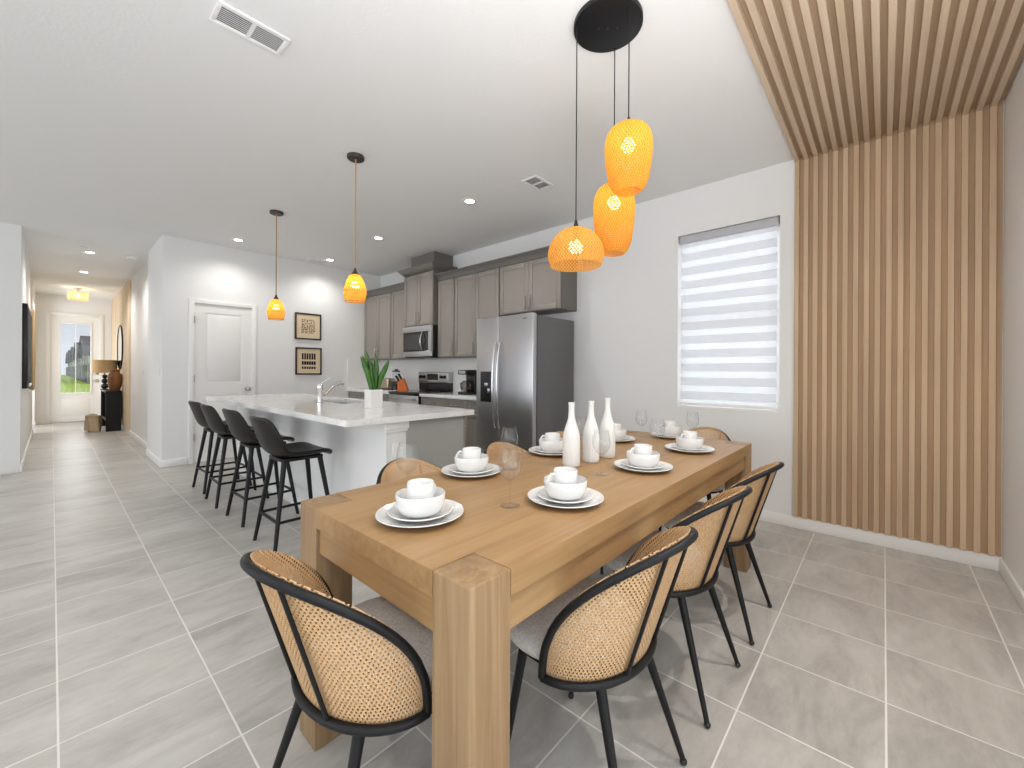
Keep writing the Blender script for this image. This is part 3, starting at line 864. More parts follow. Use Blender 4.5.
# ------------------------------------------------------------------ island
IX0, IX1, IY0, IY1 = 1.195, 2.245, 2.42, 5.88
KX0, KX1, PX1, IYB = 1.50, 1.655, 2.185, 2.48
bm = B(); box(bm, KX0, KX1, IYB, IY1-.08, 0, .888)
struct('wall_island', bm, WALL, 'white knee wall on the stool side of the island', 'wall')
bm = B(); box(bm, KX0-.02, KX1+.012, IYB-.022, IYB, .835, .889, bev=.004); box(bm, KX0-.012, KX1+.006, IYB-.014, IYB, .815, .835, bev=.003)
struct('trim_1', bm, TRIM, 'white cap moulding at the end of the island knee wall', 'trim')
bm = B(); box(bm, KX0-.012, KX0, IYB, IY1-.08, 0, .092, bev=.003); box(bm, KX0-.012, KX1, IYB-.012, IYB, 0, .092, bev=.003)
struct('baseboard_island', bm, TRIM, 'white baseboard around the island knee wall', 'baseboard')
ic = thing('island_cabinet', 'grey island cabinet run with flat end panel facing the dining table', 'kitchen cabinet')
mkbox('end_panel', CABI, ic, KX1+.001, PX1, IYB, IYB+.02, .0005, .8895)
mkbox('cabinet_body', CABI, ic, KX1+.001, PX1-.02, IYB+.02, IY1-.08, .10, .685)
part_label(mkbox('end_stile', CAB, ic, PX1, PX1+.022, IYB+.004, IYB+.03, .0005, .8895), 'lighter front edge strip')
for i in range(4):
    a = IYB+.04+i*.83
    bm = B(); box(bm, PX1-.02, PX1, a, a+.82, .11, .88, bev=.003); mk('door', bm, CABI, ic)
SX0, SX1, SY0, SY1 = 1.78, 2.12, 3.70, 4.36
it = thing('island_countertop', 'white veined quartz countertop of the island', 'countertop')
bm = B()
for q in ((IX0, SX0, IY0, IY1), (SX1, IX1, IY0, IY1), (SX0, SX1, IY0, SY0), (SX0, SX1, SY1, IY1)): box(bm, *q, .890, .93)
bmesh.ops.remove_doubles(bm, verts=bm.verts[:], dist=1e-5)
mk('slab', bm, QUARTZ, it)
sk = thing('sink', 'stainless undermount sink set in the island countertop', 'sink')
bm = B(); e = .012
for q in ((SX0-e, SX0-.001, SY0-e, SY1+e), (SX1+.001, SX1+e, SY0-e, SY1+e), (SX0-.001, SX1+.001, SY0-e, SY0-.001), (SX0-.001, SX1+.001, SY1+.001, SY1+e)):
    box(bm, *q, .70, .8895)
box(bm, SX0-e, SX1+e, SY0-e, SY1+e, .69, .70)
mk('basin', bm, STEEL, sk)
mklathe('drain', CHROME, sk, [(0, .7015), (.04, .7015), (.045, .7005)], 24, (1.95, 4.03, 0))
fa = thing('faucet', 'chrome single-lever faucet standing by the island sink', 'faucet', (1.655, 3.87, .9305))
mklathe('base', CHROME, fa, [(0, 0), (.03, 0), (.03, .008), (.022, .014)], 24)
mklathe('faucet_body', CHROME, fa, [(.022, .012), (.022, .12), (.026, .13), (.026, .17), (.018, .185), (0, .19)], 24)
mktube('spout', CHROME, fa, [(.015, 0, .07), (.05, 0, .09), (.10, 0, .135), (.15, 0, .17), (.20, 0, .185), (.225, 0, .178)], [.014, .013, .012, .012, .013, .015], 12)
mktube('lever', CHROME, fa, [(0, 0, .18), (.02, -.02, .20), (.07, -.07, .235)], [.009, .007, .006], 8)

pl = thing('potted_plant', 'green sansevieria-like plant in a square white planter on the island', 'plant', (1.775, 3.13, .9305))
bm = B()
box(bm, -.052, .052, -.052, .052, 0, .012); 
for q in ((-.052, -.044, -.052, .052), (.044, .052, -.052, .052), (-.044, .044, -.052, -.044), (-.044, .044, .044, .052)): box(bm, *q, .012, .15)
mk('planter', bm, BISQUE, pl)
mkbox('soil', simple('soil', (.03, .02, .012, 1), .95), pl, -.044, .044, -.044, .044, .012, .13)
LV = [(-.018, .012, -.075, .05, .30), (-.02, -.012, -.105, .02, .285), (.0, .016, -.03, .045, .27), (.006, -.012, .005, -.02, .315), (.018, .004, .015, -.01, .28), (.022, -.014, .09, -.085, .27), (-.006, -.02, -.055, .03, .22), (.01, .02, .055, -.04, .14), (-.01, 0, -.055, .02, .33), (.0, .01, -.05, .065, .24), (.012, -.004, -.02, .005, .25), (.02, .0, .06, -.06, .21)]
for bx, by, tx, ty, hh in LV:
    bm = B(); rows = []
    base_ = Vector((bx, by, .125)); tip = Vector((tx, ty, .13+hh))
    d = tip-base_; side = Vector((.669, -.743, 0)) if abs(d.x)+abs(d.y) > .0 else Vector((1, 0, 0))
    ang = random.uniform(-.5, .5); side = Matrix.Rotation(ang, 3, 'Z') @ side
    nrm = d.normalized().cross(side)
    for i in range(9):
        s = i/8; w = .020*(.55+1.2*s)*(1 if s < .55 else max(.02, 1-((s-.55)/.45)**2))
        c_ = base_+d*s+Vector((tx, ty, 0))*.25*(s*s-s)
        rows.append([c_-side*w+nrm*.004, c_+nrm*-.003, c_+side*w+nrm*.004])
    sheet(bm, rows)
    o = mk('leaf', bm, LEAF, pl, fix=False)
    md = o.modifiers.new('thick', 'SOLIDIFY'); md.thickness = .003

# ------------------------------------------------------------------ bar stools
def make_stool(label):
    t_ = thing('bar_stool', label, 'bar stool', (0, 0, 0), 0, 'black bar stools at the island')
    # local: faces +x
    prof = [(.185, .618), (.178, .638), (.15, .650), (.09, .648), (.03, .638), (-.04, .632), (-.11, .636), (-.165, .655), (-.195, .69), (-.215, .74), (-.235, .80), (-.255, .86), (-.272, .905), (-.280, .918)]
    wid = [.165, .195, .215, .225, .225, .222, .222, .222, .222, .220, .212, .198, .170, .125]
    curl = [.0, .004, .01, .018, .025, .035, .05, .055, .05, .045, .04, .035, .03, .025]
    rows = []
    for i, ((x, z), w, c_) in enumerate(zip(prof, wid, curl)):
        k = min(1, max(0, (i-5)/3.5))     # 0 = seat, 1 = back: curl goes up on the seat, forward on the back
        rr = []
        for q in range(13):
            s = q/6-1
            rr.append(Vector((x+c_*1.35*k*abs(s)**2.2, w*s, z+c_*(1-k)*abs(s)**2.2)))
        rows.append(rr)
    bm = B(); sheet(bm, rows)
    o = mk('seat_shell', bm, LEATHER, t_, fix=False, angle=80)
    md = o.modifiers.new('thick', 'SOLIDIFY'); md.thickness = .030; md.offset = 0
    md = o.modifiers.new('sub', 'SUBSURF'); md.levels = 1; md.render_levels = 2
    bm = B(); box(bm, -.14, .14, -.13, .13, .598, .622, bev=.006); mk('seat_plate', bm, BLACK, t_)
    for sx in (-1, 1):
        for sy in (-1, 1):
            a = Vector((.0+sx*.12, sy*.115, .612)); b = Vector((sx*.207, sy*.20, .0))
            l = mktube('leg', BLACK, t_, [a, b], [.018, .0125], 12)
    def at(sx, sy, z):
        a = Vector((.0+sx*.12, sy*.115, .612)); b = Vector((sx*.207, sy*.20, .0)); return a+(b-a)*((.612-z)/.612)
    for p, q in (((-1, -1), (-1, 1)), ((1, -1), (1, 1)), ((-1, -1), (1, -1)), ((-1, 1), (1, 1))):
        mktube('footrest_bar', BLACK, t_, [at(*p, .205), at(*q, .205)], .0105, 8)
    return t_
st = make_stool('black leather bar stool nearest the dining table')
SP = [(1.195, 3.19, 0), (1.21, 3.945, .02), (1.195, 4.615, -.02), (1.215, 5.22, .03)]
st.location = (SP[0][0], SP[0][1], 0)
for p, lb in zip(SP[1:], ('black leather bar stool second from the dining table', 'black leather bar stool third from the dining table', 'black leather bar stool nearest the pantry door')):
    dup(st, lb, (p[0], p[1], 0), p[2])

# ------------------------------------------------------------------ dining table
TX0, TX1, TY0, TY1, TZ = .571, 2.985, .625, 1.485, .785
tb = thing('dining_table', 'long light oak dining table with thick square corner legs', 'table')
LG = .125
bm = B(); th = .062
box(bm, TX0+LG*.0, TX1, TY0+LG, TY1-LG, TZ-th, TZ); box(bm, TX0+LG, TX1-LG, TY0, TY0+LG, TZ-th, TZ); box(bm, TX0+LG, TX1-LG, TY1-LG, TY1, TZ-th, TZ)
mk('tabletop', bm, OAKX, tb)
for x0 in (TX0, TX1-LG):
    for y0 in (TY0, TY1-LG):
        bm = B(); box(bm, x0, x0+LG, y0, y0+LG, .0, TZ, bev=.003); mk('leg', bm, OAKZ, tb)
ap = .085
for y in (TY0+.012, TY1-.036): mkbox('apron', OAKX, tb, TX0+LG, TX1-LG, y, y+.024, TZ-th-ap, TZ-th-.0005)
for x in (TX0+.012, TX1-.036): mkbox('apron', OAKY, tb, x, x+.024, TY0+LG, TY1-LG, TZ-th-ap, TZ-th-.0005)

# ------------------------------------------------------------------ dining chairs
def make_chair(label):
    t_ = thing('dining_chair', label, 'chair', (0, 0, 0), 0, 'cane-back dining chairs')
    # cushion: round pad, local y forward
    K = [(0, .425), (.18, .425), (.214, .430), (.227, .448), (.225, .468), (.205, .482), (.145, .488), (0, .490)]
    mklathe('seat', BOUCLE, t_, K, 48, (0, .085, 0), angle=80)
    bm = B(); lathe(bm, [(0, .405), (.19, .405), (.20, .41), (.20, .424), (0, .424)], 36, (0, .07, 0)); mk('seat_base', bm, BLACK, t_)
    n = 48
    RM = lambda c_, s_: Vector((.245*s_, .024-.308*c_**1.155, .417+.376*c_**.505))
    ring, rim = [], []
    for i in range(n+1):
        th_ = math.radians(-90+180*i/n); c_ = max(0, cos(th_)); s_ = sin(th_)
        ring.append(Vector((.245*s_, .024-.186*c_, .417)))
        rim.append(RM(c_, s_))
    # resample rim steep ends
    ends = []
    for q in (.04, .12, .25, .42, .62, .82):
        c_ = q*cos(math.radians(-90+180/n)); s_ = -math.sqrt(1-c_*c_)
        ends.append(RM(c_, s_))
    rimf = [rim[0]]+ends+rim[1:-1]+[Vector((-e.x, e.y, e.z)) for e in reversed(ends)]+[rim[-1]]
    mktube('seat_frame', BLACK, t_, ring, .0108, 12)
    mktube('back_rail', BLACK, t_, rimf, .0108, 12)
    # the cane wraps over the inside of both rails and stands a little proud of the upper one
    def inn(v, d, up): 
        h = Vector((v.x, v.y-.06, 0)); k = h.length
        return v-h*(d/k)+Vector((0, 0, up))
    ring = [inn(v, .0115, -.004) for v in ring]; rim = [inn(v, .0105, .011*min(1, 2.5*cos(math.radians(-90+180*i/n)))) for i, v in enumerate(rim)]
    rows, uvs = [], []
    m = 14; ua = 0; prev = None; ulist = []
    for i in range(n+1):
        mid = (ring[i]+rim[i])/2
        if prev is not None: ua += (mid-prev).length
        prev = mid; ulist.append(ua)
    for k in range(m+1):
        s = k/m
        rows.append([ring[i].lerp(rim[i], s) for i in range(n+1)])
        uvs.append([(ulist[i], s*((rim[i]-ring[i]).length)) for i in range(n+1)])
    bm = B(); sheet(bm, rows, uvs)
    bmesh.ops.dissolve_degenerate(bm, edges=bm.edges[:], dist=1e-5)
    o = mk('cane_back', bm, CANE, t_, angle=80, fix=False)
    md = o.modifiers.new('thick', 'SOLIDIFY'); md.thickness = .0022; md.offset = 0; md.use_rim = True
    for sg in (-1, 1):
        th_ = math.radians(23*sg); c_ = cos(th_); s_ = sin(th_)
        a = Vector((.245*s_, .024-.186*c_, .417)); b = RM(c_, s_)
        mktube('rod', BLACK, t_, [a, b], .0055, 8)
    for sx in (-1, 1):
        for sy in (-1, 1):
            top = Vector((sx*.135, .165 if sy > 0 else -.085, .412)); foot = Vector((sx*.20, sy*.205, .012))
            l = mktube('leg', BLACK, t_, [top, foot], [.0155, .0085], 12)
            bm = B(); sphere(bm, (foot.x, foot.y, .0115), .0115, 12); mk('foot', bm, BLACKP, l)
    return t_
c0 = make_chair('cane-back chair on the slatted-panel side of the table, closest of that row')
c0.location = (1.122, .660, 0); c0.rotation_euler = (0, 0, .04)
dup(c0, 'cane-back chair in the middle of the slatted-panel side of the table', (1.723, .655, 0), 0)
dup(c0, 'cane-back chair on the slatted-panel side of the table, nearest the window wall', (2.323, .645, 0), 0)
dup(c0, 'cane-back chair at the short near end of the table, its back in the open floor', (.578, 1.050, 0), -PI/2)
dup(c0, 'cane-back chair at the far short end of the table by the window wall', (3.19, 1.03, 0), PI/2)
dup(c0, 'cane-back chair on the kitchen side of the table, in front of the island', (1.14, 1.475, 0), PI)
dup(c0, 'cane-back chair on the kitchen side, in front of the fridge doors', (1.80, 1.475, 0), PI)
dup(c0, 'cane-back chair on the kitchen side of the table, behind the white bottles', (2.44, 1.475, 0), PI)

# ------------------------------------------------------------------ table settings
bm = B(); P_ = [(0, .004), (.075, .004), (.085, .008), (.118, .018), (.130, .022), (.131, .0195), (.119, .0135), (.088, .002), (.075, 0), (0, 0)]
lathe(bm, P_, 56); plate0 = mk('dinner_plate', bm, CHINA, angle=60)
bm = B(); P_ = [(0, .004), (.055, .004), (.062, .008), (.088, .017), (.095, .0195), (.096, .017), (.088, .012), (.064, .002), (.055, 0), (0, 0)]
lathe(bm, P_, 48); salad0 = mk('salad_plate', bm, CHINA, angle=60)
bm = B(); P_ = [(0, .006), (.046, .006), (.060, .013), (.0685, .030), (.0715, .060), (.073, .0625), (.0748, .060), (.072, .030), (.063, .008), (.048, .003), (.046, 0), (0, 0)]
lathe(bm, P_, 48); bowl0 = mk('bowl', bm, CHINA, angle=60)
mug0 = thing('mug', 'x', 'mug')
mklathe('mug_body', CHINA, mug0, [(0, .006), (.033, .006), (.035, .012), (.0375, .085), (.0395, .0875), (.041, .085), (.0385, .010), (.034, 0), (0, 0)], 40, angle=60)
mktube('handle', CHINA, mug0, [(.037, 0, .072), (.052, 0, .074), (.062, 0, .062), (.064, 0, .046), (.056, 0, .030), (.038, 0, .022)], [.0055, .005, .005, .005, .005, .0055], 10)
SET = [(1.185, .815, 2.6, 'first place from the near end on the slatted-panel side'),
       (1.825, .825, 2.5, 'middle place on the slatted-panel side'),
       (2.43, .822, 2.7, 'slatted-panel side place nearest the window wall'),
       (.750, 1.045, .2, 'near short end place'),
       (1.225, 1.335, 2.3, 'first place from the near end on the kitchen side'),
       (1.83, 1.345, 2.2, 'kitchen side place left of the white bottles'),
       (2.46, 1.305, 2.3, 'kitchen side place behind the white bottles'),
       (2.85, 1.09, 2.0, 'far short end place')]
for i, (x, y, a, w) in enumerate(SET):
    pz_, sz_, bz_, mz_ = TZ+.0004, TZ+.0082, TZ+.0160, TZ+.0235
    if i == 0: p, s, b = plate0, salad0, bowl0
    else: p, s, b = plate0.copy(), salad0.copy(), bowl0.copy(); [C.objects.link(o) for o in (p, s, b)]
    tag(p, 'white dinner plate at the %s' % w, 'plate', 'white dinner plates'); p.location = (x, y, pz_)
    tag(s, 'white salad plate under the bowl, %s' % w, 'plate', 'white salad plates'); s.location = (x, y, sz_)
    tag(b, 'white bowl holding a mug, %s' % w, 'bowl', 'white bowls'); b.location = (x, y, bz_)
    ml = 'white mug standing in the bowl, %s' % w
    if i == 0: tag(mug0, ml, 'mug', 'white mugs'); mug0.location = (x, y, mz_); mug0.rotation_euler = (0, 0, a)
    else: dup(mug0, ml, (x, y, mz_), a, 'white mugs')

wg0 = thing('wine_glass', 'x', 'wine glass')
mklathe('glass_bowl', WINEG, wg0, [(.003, .083), (.012, .086), (.026, .098), (.036, .118), (.039, .135), (.037, .158), (.032, .180), (.0300, .191), (.0291, .191), (.0312, .180), (.0360, .158), (.038, .135), (.035, .119), (.025, .100), (.011, .089), (0, .087)], 40, angle=80)
st_ = mklathe('stem', WINEG, wg0, [(.0045, .003), (.0032, .015), (.003, .06), (.0036, .083)], 16, angle=80)
mklathe('foot', WINEG, wg0, [(0, 0), (.033, 0), (.034, .0012), (.02, .003), (.005, .006)], 36, angle=60)
GL = [(1.022, .925, 'wine glass by the first place from the near end, slatted-panel side'),
      (1.612, .920, 'wine glass in front of the white bottles, by the middle slatted-panel place'),
      (2.222, .922, 'wine glass on the slatted-panel side, nearest the window wall'),
      (.845, 1.255, 'wine glass behind the mug of the near short end place'),
      (1.405, 1.275, 'wine glass by the first kitchen side place, seen against the fridge'),
      (2.03, 1.285, 'wine glass by the middle kitchen side place, behind the bottles'),
      (2.66, 1.215, 'wine glass by the kitchen side place farthest from the near end'),
      (2.79, .925, 'wine glass by the far short end place, below the window')]
for i, (x, y, lb) in enumerate(GL):
    if i == 0: tag(wg0, lb, 'wine glass', 'wine glasses on the dining table'); wg0.location = (x, y, TZ+.0004)
    else: dup(wg0, lb, (x, y, TZ+.0004), 0, 'wine glasses on the dining table')

bp = [(0, 0), (.036, 0), (.0395, .004), (.0405, .02), (.0405, .12), (.038, .15), (.031, .178), (.022, .205), (.0155, .23), (.0138, .255), (.0138, .290), (.0148, .293), (.0148, .302), (.011, .302), (.011, .29)]
fl_ = lambda k: 1+.018*cos(k*PI/2)
for i, (x, y, h, lb) in enumerate(((1.655, 1.105, 1.0, 'white ribbed bottle vase, front one of the three'), (1.80, 1.085, 1.0, 'white ribbed bottle vase between the other two'), (1.955, 1.08, 1.03, 'white ribbed bottle vase, farthest along the table toward the window'))):
    bm = B(); lathe(bm, [(r, z*h) for r, z in bp], 96, (0, 0, 0), fl_)
    o = mk('bottle_vase', bm, BISQUE, angle=60); o.location = (x, y, TZ+.0004)
    tag(o, lb, 'vase', 'white bottle vases')

# ------------------------------------------------------------------ framed prints, plates, switches
def print_frame(x0, x1, z0, z1, label, kind):
    t_ = thing('framed_print', label, 'picture', (0, 0, 0), 0, 'framed prints on the pantry wall')
    f = .022; y0 = YK-.024; y1 = YK-.0008
    bm = B()
    for q in ((x0, x0+f, z0, z1), (x1-f, x1, z0, z1), (x0+f, x1-f, z0, z0+f), (x0+f, x1-f, z1-f, z1)): box(bm, q[0], q[1], y0, y1, q[2], q[3], bev=.002)
    mk('frame', bm, BRONZE, t_)
    mp_ = mkbox('paper', MAT, t_, x0+f, x1-f, YK-.012, YK-.002, z0+f, z1-f)
    bm = B(); w = x1-x0; h = z1-z0; rnd = random.Random(kind)
    if kind == 1:
        for r_ in range(9):
            for side in (0, 1):
                for k in range(4):
                    xx = x0+w*(.24+.27*side)+k*w*.062+rnd.uniform(0, .01); zz = z0+h*.24+r_*h*.06
                    if rnd.random() < .85: box(bm, xx, xx+w*.04, YK-.0135, YK-.012, zz, zz+h*rnd.uniform(.025, .05))
        mk('motif', bm, INKB, mp_)
    else:
        for k in range(6):
            xx = x0+w*.235+k*w*.092
            for (za, zb) in ((.56, .79), (.36, .50), (.21, .30)):
                box(bm, xx, xx+w*.070, YK-.0135, YK-.012, z0+h*za, z0+h*zb, bev=.0006)
        box(bm, x0+w*.24, x0+w*.78, YK-.0135, YK-.012, z0+h*.42, z0+h*.45)
        mk('motif', bm, INK, mp_)
print_frame(2.507, 2.908, 1.725, 2.14, 'framed beige print with brown motif, the upper of two', 1)
print_frame(2.518, 2.916, 1.172, 1.60, 'framed beige print with bold black motif, the lower of two', 2)

def plate_x(x, y, z, label, toggles=1):
    t_ = thing('wall_switch', label, 'light switch')
    bm = B(); box(bm, x-.006, x-.0005, y-.04, y+.04, z-.06, z+.06, bev=.002); mk('plate', bm, WHITE, t_)
    bm = B(); box(bm, x-.010, x-.006, y-.015, y+.015, z-.03, z+.03, bev=.002); mk('rocker', bm, TRIM, t_)
plate_x(XH0, 7.0, 1.215, 'white light switch on the wall corner beside the pantry door')
plate_x(XH1, 9.06, 1.22, 'white light switch on the hallway wall before the slats')
t_ = thing('power_outlet', 'white outlet plate on the end of the island knee wall', 'outlet')
bm = B(); box(bm, 1.545, 1.615, IYB-.006, IYB-.0005, .62, .735, bev=.002); mk('plate', bm, WHITE, t_)
bm = B(); box(bm, 1.563, 1.597, IYB-.009, IYB-.006, .635, .67, bev=.002); box(bm, 1.563, 1.597, IYB-.009, IYB-.006, .685, .72, bev=.002); mk('sockets', bm, TRIM, t_)

# ------------------------------------------------------------------ hallway furniture
cs = thing('console_table', 'black console table against the hallway slat panel', 'console table', (0, 0, 0))
CX0, CX1, CY0, CY1 = .72, .945, 11.5, 12.75
mkbox('top', BLACK, cs, CX0, CX1, CY0, CY1, .77, .81, bev=.003)
mkbox('end_panel', BLACK, cs, CX0, CX1, CY0, CY0+.04, .0, .77)
mkbox('end_panel', BLACK, cs, CX0, CX1, CY1-.04, CY1, .0, .77)
mkbox('shelf', BLACK, cs, CX0+.01, CX1, CY0+.04, CY1-.04, .20, .23)
mkbox('back_panel', BLACK, cs, CX1-.015, CX1, CY0+.04, CY1-.04, .23, .77)
tl = thing('table_lamp', 'table lamp with tan drum shade and black ball base on the hallway console', 'lamp', (.755, 12.35, .8105))
bm = B()
lathe(bm, [(0, 0), (.07, 0), (.07, .015), (0, .015)], 24)
for z, r in ((.075, .062), (.185, .055), (.28, .045)): sphere(bm, (0, 0, z), r, 20)
mk('lamp_base', bm, BLACKP, tl)
mktube('stem', BRONZE, tl, [(0, 0, .31), (0, 0, .44)], .008)
mklathe('lamp_shade', simple('tan_linen_shade', srgb(196, 164, 120), .9), tl, [(.190, .36), (.195, .36), (.195, .63), (.190, .63)], 40)
vs = thing('vase', 'brown ribbed wooden lidded vase on the near end of the hallway console', 'vase', (.865, 11.72, .8105))
BRW = wood('brown_vase_wood', srgb(84, 54, 30), srgb(116, 78, 44), srgb(140, 98, 58), 2, .5)
mklathe('vase_body', BRW, vs, [(0, 0), (.075, 0), (.085, .03), (.105, .14), (.112, .26), (.10, .33), (.075, .365), (.07, .37), (0, .37)], 40, flute=lambda k: 1+.02*(k % 2))
mklathe('neck', BRW, vs, [(.07, .37), (.075, .40), (.065, .43), (0, .435)], 32)
th_ = thing('throw_basket', 'beige woven throw draped over a basket beside the console', 'basket', (.575, 11.72, 0))
mklathe('basket', simple('basket_tan', srgb(150, 124, 90), .9), th_, [(0, .0), (.09, .0), (.11, .15), (.105, .30), (.10, .31), (.095, .30), (.10, .15), (.08, .02), (0, .02)], 32)
bm = B(); rows = []
for i in range(21):
    s = i/20; r = []
    for k in range(17):
        q = k/16; a = PI*(.72+.95*q)
        fold = .010*sin(q*22+s*3)
        if s < .68: rr, z = .125+fold+.03*(1-s/.68)*(.5+.5*sin(q*9)), .015+.30*(s/.68)+.02*sin(q*5)*(1-s)
        else: t2 = (s-.68)/.32; rr, z = (.125+fold)*(1-t2)+.02, .315+.035*sin(t2*PI/2)+.008*sin(q*12)
        r.append(Vector((rr*cos(a), rr*sin(a), z)))
    rows.append(r)
sheet(bm, rows); o = mk('throw', bm, THROW, th_, fix=False, angle=80)
md = o.modifiers.new('thick', 'SOLIDIFY'); md.thickness = .012
mr = thing('round_mirror', 'round black-rimmed mirror on the hallway slat panel', 'mirror', (XH1-.027, 12.02, 1.71), 0)
bm = B(); R_ = .46
tube(bm, [(-.012, R_*cos(a*PI/32), R_*sin(a*PI/32)) for a in range(65)], .012, 8, False); mk('rim', bm, BLACK, mr)
bm = B(); r = lathe(bm, [(0, 0), (R_, 0), (R_, .01), (0, .01)], 64)
for ring in r:
    for v in ring: v.co = Vector((-.010+v.co.z-.005, v.co.x, v.co.y))
mk('mirror_glass', bm, simple('mirror_silver', (.85, .85, .85, 1), .02, 1), mr)
wa = thing('wall_art', 'tall black panel hung on the left hallway wall', 'picture', (0, 0, 0))
bm = B(); box(bm, -.249, -.205, 8.0, 9.6, .99, 2.06, bev=.004); mk('frame', bm, BLACKP, wa)
mkbox('canvas', simple('navy_canvas', (.006, .008, .02, 1), .7), wa, -.205, -.202, 8.05, 9.55, 1.04, 2.01)
wb = thing('wall_basket', 'round tan woven wall basket on the left hallway wall', 'wall decor', (-.249, 10.35, 1.55))
bm = B(); r = lathe(bm, [(0, .03), (.3, .035), (.55, .06), (.58, .05), (.55, .0), (0, .0)], 48)
for ring in r:
    for v in ring: v.co = Vector((v.co.z, v.co.x, v.co.y*1.15))
mk('woven_disc', bm, simple('seagrass_tan', srgb(190, 160, 120), .9), wb)

# ------------------------------------------------------------------ outside the front door
bm = B(); box(bm, -40, 60, YF+.2, 160, -.25, -.10)
tag(mk('lawn', bm, GRASS), 'bright green lawn seen through the front door glass', 'lawn', kind='stuff')
GW = [simple('grey_siding', srgb(150, 146, 150), .8), simple('dark_siding', srgb(112, 108, 116), .8), simple('pale_siding', srgb(184, 182, 188), .8)]
RF = simple('roof_shingle', srgb(92, 88, 94), .9)
hl = ['nearest grey gabled house across the lawn outside', 'second dark gabled house across the lawn outside', 'third pale gabled house across the lawn outside',
      'fourth grey gabled house across the lawn outside', 'fifth dark gabled house across the lawn outside']
for i in range(5):
    y0 = 60+i*17; w = 14.5
    h = thing('house', hl[i], 'house', (0, 0, -.10), 0, 'row of gabled houses outside')
    x0, x1, zw, zp = 2.5, 14., 3.0, 5.0
    bm = B(); pf = [(y0, 0), (y0+w, 0), (y0+w, zw), (y0+w/2, zp), (y0, zw)]
    A = [bm.verts.new((x0, *p)) for p in pf]; D = [bm.verts.new((x1, *p)) for p in pf]
    for k in range(5): bm.faces.new([A[k], A[(k+1) % 5], D[(k+1) % 5], D[k]])
    bm.faces.new(A[::-1]); bm.faces.new(D)
    mk('house_wall', bm, GW[i % 3], h)
    bm = B()
    for sg in (-1, 1):
        yy = y0+w/2
        pts = [(yy, zp+.12), (yy+sg*(w/2+.4), zw-.12), (yy+sg*(w/2+.4), zw-.28), (yy, zp-.02)]
        A = [bm.verts.new((x0-.4, p[0], p[1]+.05)) for p in pts]; D = [bm.verts.new((x1+.4, p[0], p[1]+.05)) for p in pts]
        for k in range(4): bm.faces.new([A[k], A[(k+1) % 4], D[(k+1) % 4], D[k]])
        bm.faces.new(A[::-1]); bm.faces.new(D)
    mk('roof', bm, RF, h)
    for q in (.3, .7):
        mkbox('window', TRIM, h, x0-.03, x0+.02, y0+w*q-.6, y0+w*q+.6, .9, 2.3)
    mkbox('corner_board', TRIM, h, x0-.04, x0+.08, y0-.04, y0+.12, 0, zw)
fc = thing('fence', 'grey wooden fence standing between lawn and houses', 'fence')
bm = B()
for i in range(60): box(bm, 2.30, 2.33, 56+i*1.5, 56+i*1.5+1.44, -.1, 1.75)
mk('fence_boards', bm, GW[1], fc)
bm = B()
for i in range(16): box(bm, 2.24, 2.30, 56+i*6, 56.16+i*6, -.1, 1.95)
mk('fence_posts', bm, GW[2], fc)
bm = B(); box(bm, -1.2, 2.2, YF+.2, YF+1.6, 2.42, 2.55)
tag(mk('porch_soffit', bm, simple('porch_tan', srgb(200, 176, 140), .8)), 'tan porch soffit above the front door outside', 'porch', kind='structure')

# ------------------------------------------------------------------ lights
def area(name, loc, rot, sx, sy, power, col=(1, 1, 1), spread=None):
    l = bpy.data.lights.new(name, 'AREA'); l.shape = 'RECTANGLE'; l.size = sx; l.size_y = sy; l.energy = power; l.color = col
    if spread: l.spread = spread
    o = bpy.data.objects.new(name, l); C.objects.link(o); o.location = loc; o.rotation_euler = rot
    return o
area('daylight_sliding_door', (-.85, YE-.25, 1.3), (PI/2, 0, 0), 4.6, 2.4, 50, (.93, .965, 1))
area('daylight_living_window', (XL-.3, 3.6, 1.5), (0, -PI/2, 0), 2.3, 6.8, 105, (.93, .965, 1))
area('daylight_dining_window', (XW+.45, 1.05, 1.75), (0, PI/2, 0), 1.9, 1.3, 19, (.97, .985, 1))
area('daylight_front_door', (.375, YF+.4, 1.5), (PI/2, 0, PI), .5, 1.6, 9, (.98, .99, 1))
area('added_hall_side_fill', (-1.55, 12.75, 1.6), (0, -PI/2, .45), 1.3, .9, 40, (.96, .98, 1))  # added lamp in the side recess, brightens the hall end
area('added_ceiling_bounce', (.25, -.1, 1.40), (PI, 0, 0), 1.6, .6, 58, (.96, .98, 1))  # added fill lamp near the camera, aimed up to bounce off the ceiling
for x, y, e in [(d[0], d[1], 25 if i < 4 else 60) for i, d in enumerate(DL)]+[(2.1, -.2, 84), (1.0, -.2, 48), (-1.4, 1.2, 40), (-1.4, 4.2, 40)]:  # last four spots are unseen, added as fill; the others light real downlights
    l = bpy.data.lights.new('downlight_or_fill_lamp', 'SPOT'); l.energy = e; l.spot_size = math.radians(150); l.spot_blend = 1.0; l.shadow_soft_size = .05; l.color = (1, .96, .91)
    o = bpy.data.objects.new('downlight_or_fill_lamp', l); C.objects.link(o); o.location = (x, y, H-.04)
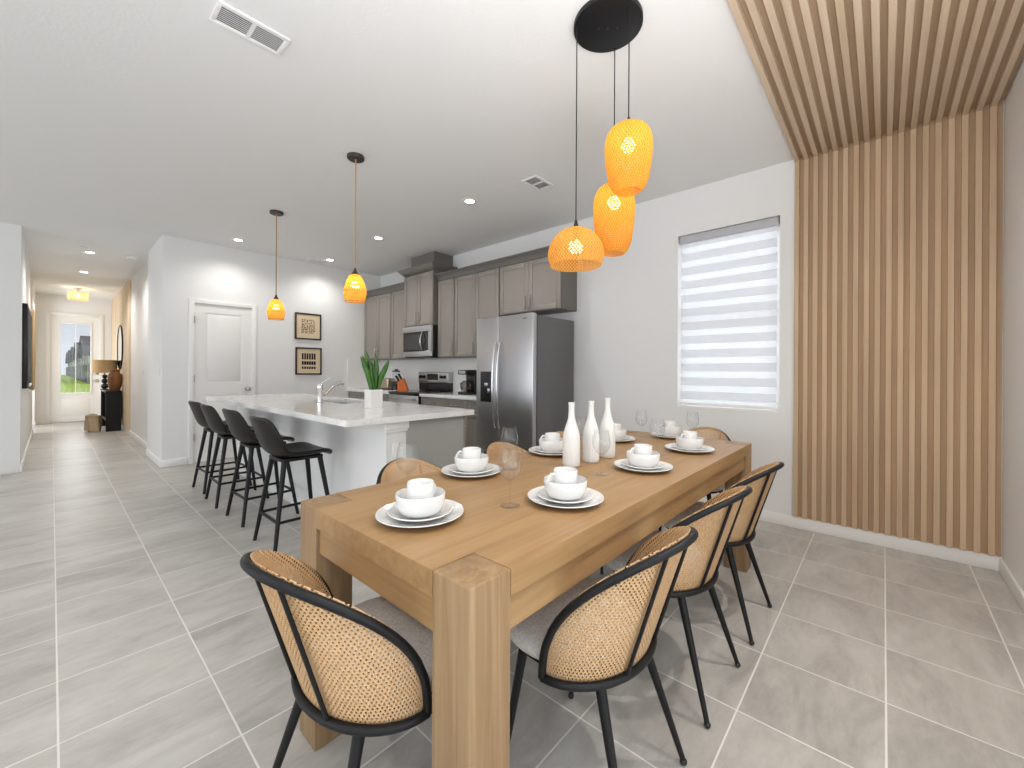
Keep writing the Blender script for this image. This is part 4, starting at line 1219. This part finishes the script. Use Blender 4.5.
def pt_(x, y, z, e, col=(1, .79, .43), r=.034):
    l = bpy.data.lights.new('bulb_lamp', 'POINT'); l.energy = e; l.color = col; l.shadow_soft_size = r
    o = bpy.data.objects.new('bulb_lamp', l); C.objects.link(o); o.location = (x, y, z)
pt_(1.704, 1.118, 1.935-.095, 2.8); pt_(1.947, 1.045, 2.205-.095, 2.8); pt_(1.769, .877, 2.368-.095, 2.8)
pt_(1.615, 4.88, H-1.03, 2.6); pt_(1.615, 3.14, H-1.03, 2.6)
pt_(.36, 12.57, H-.165, 7, (1, .86, .62), .045)

w = bpy.data.worlds.new('sky'); bpy.context.scene.world = w; w.use_nodes = True
bg_ = w.node_tree.nodes['Background']; bg_.inputs[0].default_value = (.86, .91, 1.0, 1); bg_.inputs[1].default_value = .72

# ------------------------------------------------------------------ camera
f_px, yaw, roll, cyp, hc = 413.6, math.radians(41.95), math.radians(.3), 372.05, 1.23
fw = Vector((cos(yaw), sin(yaw), 0)); r0 = Vector((sin(yaw), -cos(yaw), 0)); u0 = Vector((0, 0, 1))
rt = r0*cos(roll)+u0*sin(roll); up = -r0*sin(roll)+u0*cos(roll)
cam = bpy.data.cameras.new('camera'); cam.sensor_width = 36; cam.sensor_fit = 'HORIZONTAL'; cam.lens = 36*f_px/1024
cam.shift_y = -(384-cyp)/1024; cam.clip_start = .02; cam.clip_end = 500
co = bpy.data.objects.new('camera', cam); C.objects.link(co)
Mx = Matrix.Identity(4)
for i in range(3): Mx[i][0] = rt[i]; Mx[i][1] = up[i]; Mx[i][2] = -fw[i]
Mx[2][3] = hc
co.matrix_world = Mx
sc = bpy.context.scene; sc.camera = co
vs_ = sc.view_settings; vs_.view_transform = 'Standard'; vs_.look = 'None'; vs_.gamma = 1; vs_.exposure = .25; vs_.use_curve_mapping = False
cy = sc.cycles
cy.max_bounces = 10; cy.diffuse_bounces = 6; cy.glossy_bounces = 4; cy.transmission_bounces = 6; cy.transparent_max_bounces = 16
cy.use_denoising = True; cy.sample_clamp_indirect = 6; cy.caustics_reflective = False
